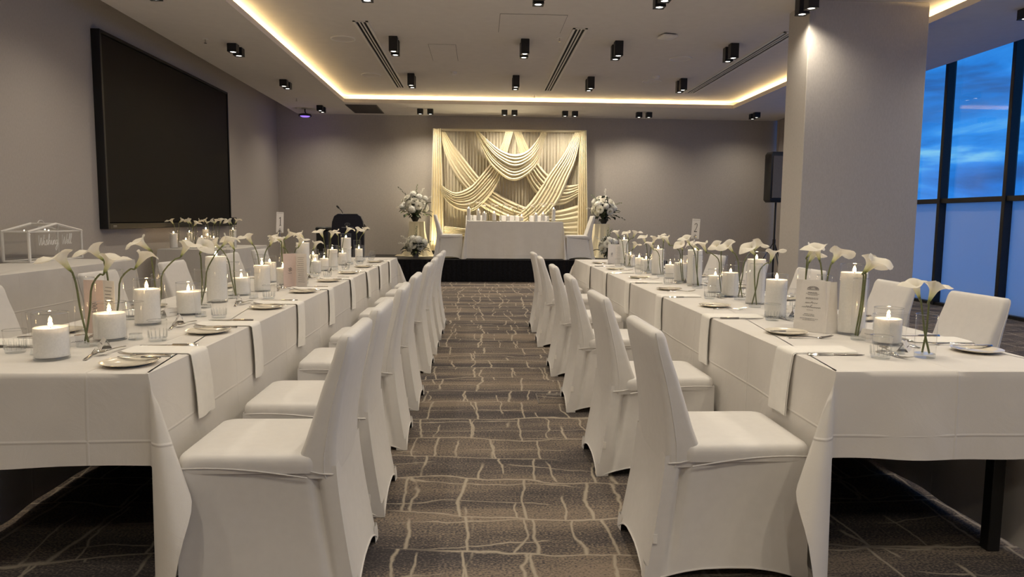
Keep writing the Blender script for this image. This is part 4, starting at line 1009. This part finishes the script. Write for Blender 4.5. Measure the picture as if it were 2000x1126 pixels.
# ------------------------------------------------------------------ menus and table numbers
def dash_lines(m, rows, y=-.0012):
    for z, x0, x1, h, n, sd in rows:
        r = random.Random(sd); x = x0
        while x < x1-.002:
            w = r.uniform(.005, .012); xe = min(x+w, x1)
            m.box(x, xe, y, y+.0008, z, z+h); x = xe+.0022
def script_line(m, x0, x1, z, h, sd, y=-.001):
    r = random.Random(sd); n = int((x1-x0)/.0042); pts = []
    for i in range(n+1):
        tall = r.random() < .2
        pts.append((x0+(x1-x0)*i/n+(.002 if i % 2 else 0), y, z+(h*(1.6 if tall else .8) if i % 2 else r.uniform(-.1, .1)*h)))
    m.tube(catmull(pts, n*3), .0007, 4)
t = thing('menu_card', 'large white trifold menu card with script names standing on table two near end', 'menu', (1.438, 3.14, ZT+.001), -.85, 'standing menu cards')
# local: x along the panel (towards the near right corner), y out to the reader is -y
tl = Matrix.Rotation(-.10, 4, 'X')
def card_panel(w, h, th=.0016): return MB().box(0, w, 0, th, 0, h)
pw_ = .15; ph_ = .232
p1 = obj('front_panel', MB().box(0, pw_, 0, .0016, 0, ph_, .0006).mesh('front_panel', 'paper'), t, rot=(-.10, 0, 0))
ink = MB()
dash_lines(ink, [(.176, .055, .097, .0022, 4, 3), (.171, .045, .106, .001, 5, 4), (.166, .055, .098, .001, 3, 5), (.152, .046, .102, .0016, 5, 6), (.147, .046, .102, .0012, 5, 7), (.097, .055, .083, .0012, 2, 8), (.078, .045, .090, .0018, 5, 9), (.071, .040, .095, .0018, 6, 10), (.058, .028, .110, .0012, 9, 11), (.051, .040, .095, .0016, 6, 12)])
script_line(ink, .045, .100, .128, .005, 5); script_line(ink, .070, .077, .118, .004, 6); script_line(ink, .032, .116, .108, .005, 7)
arc = [(.076+.026*math.cos(a), -.001, .192+.013*math.sin(a)) for a in [PI*i/14 for i in range(15)]]
ink.tube(arc, .0007, 4)
for k in range(1, 9): ink.tube([(.076+.012*math.cos(PI*k/9), -.001, .193+.004*math.sin(PI*k/9)), (.076+.024*math.cos(PI*k/9), -.001, .193+.0115*math.sin(PI*k/9))], .0009, 4)
ink.box(.050, .102, -.0014, -.0006, .1895, .1912)
obj('print', ink.mesh('print', 'greyink'), p1)
obj('side_panel', MB().box(0, .06, 0, .0016, 0, ph_-.004, .0006).mesh('side_panel', 'paper'), t, (pw_-.001, .001, 0), (-.10, 0, -.9 + 1.9))
obj('back_panel', MB().box(0, .12, 0, .0016, 0, ph_, .0006).mesh('back_panel', 'paper'), t, (.004, .006, 0), (-.03, 0, .42))
def folded_menu(x, y, rz, label, pink, w=.105, h=.235, op=.7):
    t = thing('menu_card', label, 'menu', (x, y, ZT+.001), rz, 'standing menu cards')
    a = obj('front_panel', MB().box(-w, 0, 0, .0016, 0, h, .0006).mesh('front_panel', 'pinkpaper' if pink else 'paper'), t, rot=(0, 0, op))
    b = obj('menu_panel', MB().box(0, w, 0, .0016, 0, h, .0006).mesh('menu_panel', 'paper'), t, rot=(0, 0, -op))
    m = MB(); rows = []
    r = random.Random(int(x*100))
    for i in range(13): rows.append((h-.03-i*.0145, .012+r.uniform(0, .012), w-.012-r.uniform(0, .02), .0022, 5, i+40))
    dash_lines(m, rows); obj('print', m.mesh('print', 'greyink'), b)
    m = MB()
    for i in range(4): m.tube([(-w*.6+(.004 if i % 2 else 0), -.001, h*.55-i*.007), (-w*.38+(.004 if i % 2 else 0), -.001, h*.55+.006-i*.007)], .0013, 4)
    dash_lines(m, [(h*.40, -w*.62, -w*.36, .0025, 3, 3)])
    obj('print', m.mesh('print', 'ink'), a)
folded_menu(-1.325, 5.12, .15, 'folded menu card with a blush front panel standing on table one', True)
folded_menu(-1.575, 3.0, -.35, 'blush menu card behind the first lilies on table one', True, .085, .225, .25)
folded_menu(1.52, 7.86, .1, 'folded white menu card at the far end of table two', False, .10, .222, .3)
folded_menu(1.72, 5.62, -.5, 'white menu card behind the candles midway along table two', False, .08, .215, .5)
def table_number(x, y, z0, zc0, zc1, w, rz, digit, label, lean):
    t = thing('table_number_stand', label, 'table number', (x, y, z0), rz, 'table number stands')
    obj('stand_base', MB().lathe([(.045, 0), (.045, .004), (.01, .012), (.004, .018)], 18, None, True, True).mesh('stand_base', 'chrome'), t)
    obj('stand_rod', MB().tube([(0, 0, .01), (0, 0, zc0-z0+.02)], .003, 6).mesh('stand_rod', 'chrome'), t)
    obj('clip', MB().tube([(-.012, -.004, zc0-z0+.006), (0, -.006, zc0-z0+.022), (.012, -.004, zc0-z0+.006)], .003, 6).mesh('clip', 'chrome'), t)
    c = obj('card', MB().box(-w/2, w/2, 0, .002, 0, zc1-zc0, .0008).mesh('card', 'paper'), t, (0, 0, zc0-z0), (0, lean, 0))
    h = zc1-zc0; m = MB(); yy = -.0012
    zb, zt_ = h*.36, h*.76
    if digit == 1:
        m.tube([(-.006, yy, zt_-.012), (.003, yy, zt_), (.003, yy, zb)], .0022, 5); m.tube([(-.004, yy, zb), (.010, yy, zb)], .0016, 5)
    else:
        m.tube([(p.x, yy, p.z) for p in catmull([(-.010, 0, zt_-.010), (-.004, 0, zt_), (.006, 0, zt_), (.009, 0, zt_-.014), (.003, 0, zb+.022), (-.010, 0, zb)], 16)], .0017, 5); m.tube([(-.010, yy, zb), (.010, yy, zb+.001)], .0028, 5)
    m.tube([(-.009, yy, h*.06), (-.006, yy, h*.17), (0, yy, h*.22), (.006, yy, h*.17), (.009, yy, h*.06)], .001, 4)
    fr = MB()
    for a, b in (((-w/2+.004, h-.01), (w/2-.004, h-.01)), ((-w/2+.004, .005), (w/2-.004, .005))): fr.tube([(a[0], yy, a[1]), (b[0], yy, b[1])], .0006, 4)
    obj('digit', m.mesh('digit', 'ink'), c); obj('border', fr.mesh('border', 'greyink'), c)
table_number(-1.575, 5.62, ZT+.001, 1.126, 1.288, .055, .45, 1, 'table number card reading 1 on a thin stand on table one', .04)
table_number(1.615, 5.245, ZT+.001, 1.114, 1.264, .058, -.15, 2, 'table number card reading 2 on a thin stand on table two', .05)

# ------------------------------------------------------------------ glass house box
wx = Vector((-4.035, 6.49, 0)); yaw = math.atan2(7.28-6.49, .023)
t = thing('glass_house_box', 'white framed glass house box lettered Wishing Well on the side table', 'card box', (-4.035, 6.49, ZS+.001), yaw)
# local x along the long lettered face, local y is depth (towards the wall), z up
bw_, bdp, bh_, bap = .79, .235, .275, .345
f = .012
fm = MB()
for px in (0, bw_):
    for py in (0, bdp): obj('post', MB().box(px-f, px+f, py-f*.7, py+f*.7, 0, bh_, .003).mesh('post', 'whitepaint'), t)
rm = MB()
for z in (f*.6, bh_):
    for py in (0, bdp): obj('rail', MB().box(-f, bw_+f, py-f*.6, py+f*.6, z-f*.6, z+f*.6, .002).mesh('rail', 'whitepaint'), t)
    for px in (0, bw_): obj('rail', MB().box(px-f*.6, px+f*.6, 0, bdp, z-f*.6, z+f*.6, .002).mesh('rail', 'whitepaint'), t)
gm = MB()
for py in (0, bdp):
    obj('gable_rafter', MB().tube([(-.012, py, bh_), (bw_/2, py, bap)], .012, 4).mesh('gable_rafter', 'whitepaint'), t); obj('gable_rafter', MB().tube([(bw_/2, py, bap), (bw_+.012, py, bh_)], .012, 4).mesh('gable_rafter', 'whitepaint'), t)
obj('ridge_bar', MB().tube([(bw_/2, 0, bap), (bw_/2, bdp, bap)], .009, 4).mesh('ridge_bar', 'whitepaint'), t)
for n_, vs in (('front_pane', [(0, 0, 0), (bw_, 0, 0), (bw_, 0, bh_), (0, 0, bh_)]), ('rear_pane', [(0, bdp, 0), (bw_, bdp, 0), (bw_, bdp, bh_), (0, bdp, bh_)]), ('end_pane', [(0, 0, 0), (0, bdp, 0), (0, bdp, bh_), (0, 0, bh_)]), ('end_pane', [(bw_, 0, 0), (bw_, bdp, 0), (bw_, bdp, bh_), (bw_, 0, bh_)]), ('roof_pane', [(0, 0, bh_), (0, bdp, bh_), (bw_/2, bdp, bap), (bw_/2, 0, bap)]), ('roof_pane', [(bw_, 0, bh_), (bw_, bdp, bh_), (bw_/2, bdp, bap), (bw_/2, 0, bap)])):
    a = Vector(vs[1])-Vector(vs[0]); b = Vector(vs[3])-Vector(vs[0]); nn = a.cross(b).normalized()*.0015
    v2 = [Vector(p)+nn for p in vs]+[Vector(p)-nn for p in vs]
    obj(n_, MB().add(v2, [(0, 1, 2, 3), (7, 6, 5, 4), (0, 4, 5, 1), (1, 5, 6, 2), (2, 6, 7, 3), (3, 7, 4, 0)]).mesh(n_, 'glass', False), t)
fb = MB()
for q in ((.06, .03, .252), (.17, .15, .285), (.31, .05, .292), (.52, .15, .28)): obj('fairy_bulb', MB().lathe([(.001, -.006), (.006, 0), (.001, .007)], 8).mesh('fairy_bulb', 'bulb'), t, q)
obj('fairy_wire', MB().tube(catmull([(.06, .03, .25), (.17, .15, .283), (.31, .05, .29), (.52, .15, .278), (.7, .1, .26)], 20), .0012, 4).mesh('fairy_wire', 'chrome'), t)
kn = MB().tube([(bw_/2-.05, bdp*.6, bap+.006), (bw_/2-.02, bdp*.6, bap+.03), (bw_/2+.02, bdp*.6, bap+.03), (bw_/2+.05, bdp*.6, bap+.006)], .005, 6); obj('handle', kn.mesh('handle', 'whitepaint'), t)
LET = {'W': [[(0, 1.05), (.05, .5), (.18, 0), (.30, .55), (.34, .8), (.36, .45), (.5, 0), (.66, .6), (.74, 1.1)]], 'i': [[(0, .12), (.1, .5), (.1, .15), (.2, .0), (.3, .12)], [(.12, .72), (.13, .76)]],
       's': [[(0, .1), (.16, .55), (.2, .45), (.24, .12), (.12, 0), (.04, .06)], [(.2, .05), (.34, .12)]], 'h': [[(0, .12), (.16, .8), (.14, 1.15), (.08, 1.0), (.08, 0), (.14, .38), (.26, .5), (.3, .3), (.3, .06), (.42, .12)]],
       'n': [[(0, .12), (.08, .48), (.08, 0), (.16, .4), (.27, .5), (.3, .3), (.3, .05), (.42, .12)]], 'g': [[(.26, .42), (.14, .5), (.04, .28), (.12, .05), (.26, .2), (.29, .48), (.27, -.3), (.16, -.6), (.06, -.45), (.2, -.1), (.46, .14)]],
       'e': [[(0, .12), (.18, .28), (.22, .44), (.13, .5), (.06, .25), (.12, .02), (.3, .12)]], 'l': [[(0, .12), (.18, .8), (.18, 1.1), (.09, 1.05), (.08, .3), (.13, .02), (.26, .12)]]}
wm = MB(); cxp = .12; zb_ = .150; hh = .088; sx_ = 1.28
for ch in 'Wishing Well':
    if ch == ' ': cxp += .05; continue
    mxw = 0
    for st in LET[ch]:
        pts = [(cxp+(px*sx_+.18*pz)*hh*.92, -.003, zb_+pz*hh) for px, pz in st]
        wm.tube(catmull(pts, len(pts)*4), .0026, 5); mxw = max(mxw, max(p[0]*sx_ for p in st))
    cxp += mxw*hh*.88
obj('lettering', wm.mesh('lettering', 'vinyl'), t)

# ------------------------------------------------------------------ lectern
t = thing('lectern', 'dark navy lectern with rounded top and gooseneck microphone beside the stage', 'lectern', (-2.345, 12.6, 0), -.02)
def lect(z0, z1, hw0, hw1, y0, y1, r):
    return rr
fp_ = [(-.275, .06), (.275, .06), (.29, 1.0), (.272, 1.18), (.235, 1.275), (.17, 1.318), (-.17, 1.318), (-.235, 1.275), (-.272, 1.18), (-.29, 1.0)]
obj('front_panel', MB().loft([[(x*.985, -.012, .5+(z-.5)*.99) for x, z in fp_], [(x, 0, z) for x, z in fp_], [(x, .045, z) for x, z in fp_], [(x*.985, .055, .5+(z-.5)*.99) for x, z in fp_]], True, True).mesh('front_panel', 'navy'), t)
obj('reading_desk', MB().box(-.25, .25, .05, .45, 1.08, 1.12, .006, Matrix.Translation((0, 0, .05)) @ Matrix.Rotation(-.2, 4, 'X')).mesh('reading_desk', 'black'), t)
obj('column', MB().box(-.2, .2, .05, .3, .05, 1.1, .006).mesh('column', 'navy'), t); obj('base', MB().box(-.29, .29, -.05, .45, 0, .06, .01).mesh('base', 'black'), t)
mi = obj('microphone', MB().tube(catmull([(-.08, .2, 1.14), (-.09, .16, 1.25), (-.12, .1, 1.36), (-.165, .05, 1.42)], 14), .006, 6).mesh('microphone', 'black'), t)
obj('capsule', MB().lathe([(.001, -.035), (.014, -.03), (.017, .01), (.012, .03), (.001, .034)], 10, Matrix.Translation((-.175, .04, 1.435)) @ Matrix.Rotation(-.8, 4, 'Y')).mesh('capsule', 'black'), mi)
em = MB(); em.tube([(.045*math.cos(TAU*i/20), -.0135, 1.13+.026*math.sin(TAU*i/20)) for i in range(21)], .0022, 5)
em.tube([(-.018, -.0135, 1.12), (-.008, -.0135, 1.142), (0, -.0135, 1.124), (.008, -.0135, 1.142), (.018, -.0135, 1.12)], .0024, 5)
for k in range(9): em.box(-.10+k*.0235, -.10+k*.0235+.014, -.0145, -.012, 1.068, 1.084)
obj('crest', em.mesh('crest', 'logo'), t)
t = thing('equipment_case', 'slim dark equipment case standing beside the lectern', 'case', (-2.79, 12.75, 0))
obj('case_body', MB().box(-.10, .10, -.2, .2, .03, 1.02, .02).mesh('case_body', 'black'), t); obj('case_lid', MB().box(-.11, .11, -.21, .21, 1.02, 1.08, .015).mesh('case_lid', 'black'), t)
for sx in (-1, 1):
    for sy in (-1, 1): obj('foot', MB().lathe([(.03, 0), (.025, .03)], 10, None, True, True).mesh('foot', 'black'), t, (sx*.07, sy*.15, 0))

# ------------------------------------------------------------------ flower arrangements and plinths
def rose_mesh(seed):
    m = MB(); r = random.Random(seed)
    for ring, (n, R, hgt, open_) in enumerate(((3, .012, .030, .0), (5, .024, .030, .25), (6, .036, .026, .7), (7, .046, .016, 1.1))):
        for k in range(n):
            a = TAU*k/n+ring*.6+r.uniform(-.15, .15)
            def fn(u, v):
                th = a+(v-.5)*TAU/n*1.35; rad = R*(.35+.65*u**.7)+.010*u*u*open_; z = hgt*(u-.2)-.010*u**3*open_-.004*(2*v-1)**2*u
                return (rad*math.cos(th), rad*math.sin(th), z)
            m.grid(fn, 3, 3)
    return m.mesh('rose', 'rose', True, 80)
ROSE = [rose_mesh(i) for i in range(3)]
def hyd_mesh(seed):
    m = MB(); r = random.Random(seed); N = 46
    for i in range(N):
        ph = math.acos(1-1.7*(i+.5)/N); th = i*2.39996
        d = Vector((math.sin(ph)*math.cos(th), math.sin(ph)*math.sin(th), math.cos(ph))); p = d*.062*r.uniform(.93, 1.07)
        Q = Matrix.Translation(p) @ d.to_track_quat('Z', 'Y').to_matrix().to_4x4() @ Matrix.Rotation(r.uniform(0, 3), 4, 'Z')
        for k in range(4):
            a = k*PI/2; c, s = math.cos(a), math.sin(a)
            m.add([(0, 0, 0), (.010*c-.008*s, .010*s+.008*c, .003), (.019*c, .019*s, .001), (.010*c+.008*s, .010*s-.008*c, .003)], [(0, 3, 2, 1)], Q)
    m.lathe([(.001, -.03), (.045, -.01), (.054, .015), (.04, .045), (.001, .058)], 10)
    return m.mesh('hydrangea', 'hydr', True, 60)
HYD = [hyd_mesh(i) for i in range(2)]
def leaf_mesh(w, l, m_):
    m = MB()
    def fn(u, v): 
        ww = w*math.sin(PI*min(1, u*.93+.05))**.8; return (ww*(v-.5)*2, 0+l*u, .02*math.sin(u*PI)-.012*abs(v-.5)*2*(-1))
    m.grid(fn, 6, 2); return m.mesh('leaf', m_, True, 80)
LEAF = [leaf_mesh(.032, .13, 'leaf'), leaf_mesh(.022, .12, 'leaflight'), leaf_mesh(.045, .12, 'leaf')]
def sprig(seed, m_, L=.26):
    m = MB(); r = random.Random(seed)
    m.tube([(0, 0, 0), (0, .01, L*.5), (0, .02, L)], [.004, .003, .001], 5)
    for i in range(16):
        z = L*(.25+.75*i/16); a = i*2.4; q = Matrix.Translation((0, .015, z)) @ Matrix.Rotation(a, 4, 'Z') @ Matrix.Rotation(.6, 4, 'X')
        m.add([(0, 0, 0), (.008, .02, 0), (0, .042, .004), (-.008, .02, 0)], [(0, 1, 2, 3)], q)
    return m.mesh('sprig', m_, True, 80)
SPR = [sprig(1, 'leaf', .34), sprig(2, 'leaflight', .24), sprig(3, 'rose', .22)]
def arrangement(x, y, z, R, zs, label, pot, seed, nb, nl, tall_dir):
    r = random.Random(seed)
    t = thing('flower_arrangement', label, 'flowers', (x, y, z), 0, 'white flower arrangements')
    pots = {'bowl': [(.001, 0), (.05, 0), (.055, .01), (.10, .09), (.105, .10), (.095, .10), (.001, .08)], 'pot': [(.001, 0), (.048, 0), (.062, .10), (.066, .13), (.058, .13), (.001, .11)], 'glass': [(.001, 0), (.045, 0), (.05, .01), (.055, .13), (.052, .13), (.045, .02)]}
    obj('pot', MB().lathe(pots[pot], 20).mesh('pot', {'bowl': 'black', 'pot': 'conc', 'glass': 'glassbase'}[pot]), t)
    zc = .10+zs*.42
    core = MB(); 
    for i in range(150):
        d = Vector((r.gauss(0, 1), r.gauss(0, 1), r.gauss(.1, 1))).normalized(); p = Vector((d.x*R*.62, d.y*R*.55, zc+d.z*zs*.45))*1.0
        q = Matrix.Translation(p) @ d.to_track_quat('Y', 'Z').to_matrix().to_4x4()
        core.add([(0, 0, 0), (.018, .03, .004), (0, .075, .0), (-.018, .03, .004)], [(0, 1, 2, 3)], q)
    core.lathe([(.03, .08), (R*.4, zc-zs*.2), (R*.45, zc+.02), (R*.25, zc+zs*.3), (.01, zc+zs*.34)], 12)
    co = obj('foliage', core.mesh('foliage', 'leaf', True, 80), t); co['kind'] = 'stuff'
    dirs = []
    for i in range(nb):
        ph = math.acos(max(-1, 1-1.35*(i+.5)/nb)); th = i*2.39996+seed
        dirs.append(Vector((math.sin(ph)*math.cos(th), math.sin(ph)*math.sin(th), math.cos(ph))))
    for i, d in enumerate(dirs):
        k = r.uniform(.82, 1.08)
        p = (d.x*R*.80*k, d.y*R*.72*k, zc+d.z*zs*.52*k)
        e = d.to_track_quat('Z', 'Y').to_euler()
        if i % 3 == 1: obj('hydrangea', HYD[i % 2], t, p, e, r.uniform(1.0, 1.3))
        else: obj('rose', ROSE[i % 3], t, p, e, r.uniform(1.25, 1.7))
    for i in range(nl):
        th = r.uniform(0, TAU); el = r.uniform(-.5, .5); d = Vector((math.cos(th)*math.cos(el), math.sin(th)*math.cos(el), math.sin(el)))
        p = (d.x*R*.72, d.y*R*.65, zc-zs*.18+d.z*zs*.4)
        obj('leaf', LEAF[i % 3], t, p, d.to_track_quat('Y', 'Z').to_euler(), r.uniform(.8, 1.25))
    for i, (dx, dy, dz, k) in enumerate(tall_dir):
        d = Vector((dx, dy, dz)).normalized()
        obj('sprig', SPR[k], t, (d.x*R*.5, d.y*R*.5, zc+d.z*zs*.4), d.to_track_quat('Z', 'Y').to_euler(), 1.0)
    return t
def plinth(x, y, w, h, label, seed, spread):
    t = thing('draped_plinth', label, 'plinth', (x, y, SZ), 0, 'cream draped plinths')
    obj('plinth_box', MB().box(-w*.72, w*.72, -w*.72, w*.72, 0, h, .006).mesh('plinth_box', 'whitepaint'), t)
    def dr(u, v):
        a = u*TAU; k = 1-v; rr = w*1.32*(1+spread*k**1.6)
        sq = max(abs(math.cos(a)), abs(math.sin(a))); base = w*1.04/sq
        rad = base*(1-k)+rr*k+.030*k*math.sin(a*9+seed)+.014*math.sin(a*19+seed)*k
        z = h+.004-(h)*k
        return (rad*math.cos(a), rad*math.sin(a)*(1-.28*k), z)
    m = MB().grid(dr, 96, 12); n = len(m.v); m.v.append((0, 0, h+.004)); m.f += [(n, j*13+12, (j+1)*13+12) for j in range(96)]
    obj('drape', m.mesh('drape', 'cream', True, 70), t)
    pu = MB()
    def pud(u, v):
        a = u*TAU; rad = w*1.45*(1+spread*.6)+v*.14+.02*math.sin(a*11+seed); return (rad*math.cos(a)*1.05, rad*math.sin(a)*.52, .006+.035*abs(math.sin(a*6+seed+v*2))*math.sin(PI*v))
    obj('drape_pool', MB().grid(pud, 96, 5).mesh('drape_pool', 'cream', True, 70), t)
plinth(-1.33, 14.95, .145, .725, 'cream draped plinth on the screen side of the stage', 3, .7)
plinth(2.57, 14.95, .15, .71, 'cream draped plinth on the window side of the stage', 5, .75)
arrangement(-1.37, 14.93, SZ+.732, .33, .52, 'large white flower arrangement on top of the screen side plinth', 'bowl', 2, 24, 14, [(-1, -.2, 1.0, 0), (.15, 0, 1, 1), (-1, 0, -.1, 2), (1, 0, .5, 2), (.6, -.3, 1, 2)])
arrangement(2.62, 14.93, SZ+.718, .31, .50, 'large white flower arrangement on top of the window side plinth', 'bowl', 5, 24, 12, [(-1, -.2, .9, 1), (.1, 0, 1, 2), (1, 0, .3, 1), (-1, 0, .0, 2), (.8, -.2, -.4, 0)])
arrangement(-1.30, 14.24, SZ+.001, .24, .36, 'smaller white flower arrangement in a grey pot at the stage edge, screen side', 'pot', 8, 15, 14, [(-1, -.2, .6, 2), (-1, 0, .1, 2), (1, 0, .2, 1), (.1, 0, 1, 1)])
arrangement(2.58, 14.24, SZ+.001, .21, .36, 'smaller white flower arrangement in a glass vase at the stage edge, window side', 'glass', 9, 13, 14, [(-1, -.1, .7, 2), (.1, 0, 1, 1), (.3, 0, 1, 1), (.8, 0, .5, 1)])

# ------------------------------------------------------------------ floor box in the carpet
t = thing('floor_box', 'flush rectangular floor box lid in the aisle carpet', 'floor box', (.535, 4.82, 0))
fm = MB()
for a in ((-.13, .13, .125, .135), (-.13, .13, -.135, -.125), (-.135, -.125, -.135, .135), (.125, .135, -.135, .135)): fm.box(*a, .0, .003)
obj('frame', fm.mesh('frame', 'grille'), t); obj('lid', MB().box(-.124, .124, -.124, .124, 0, .0022).mesh('lid', 'carpet'), t)
obj('handle', MB().box(-.06, .06, .085, .118, .0022, .004, .0006).mesh('handle', 'grille'), t)
obj('latch', MB().box(-.015, .015, .080, .085, .0022, .0045, .0006).mesh('latch', 'chrome'), t)
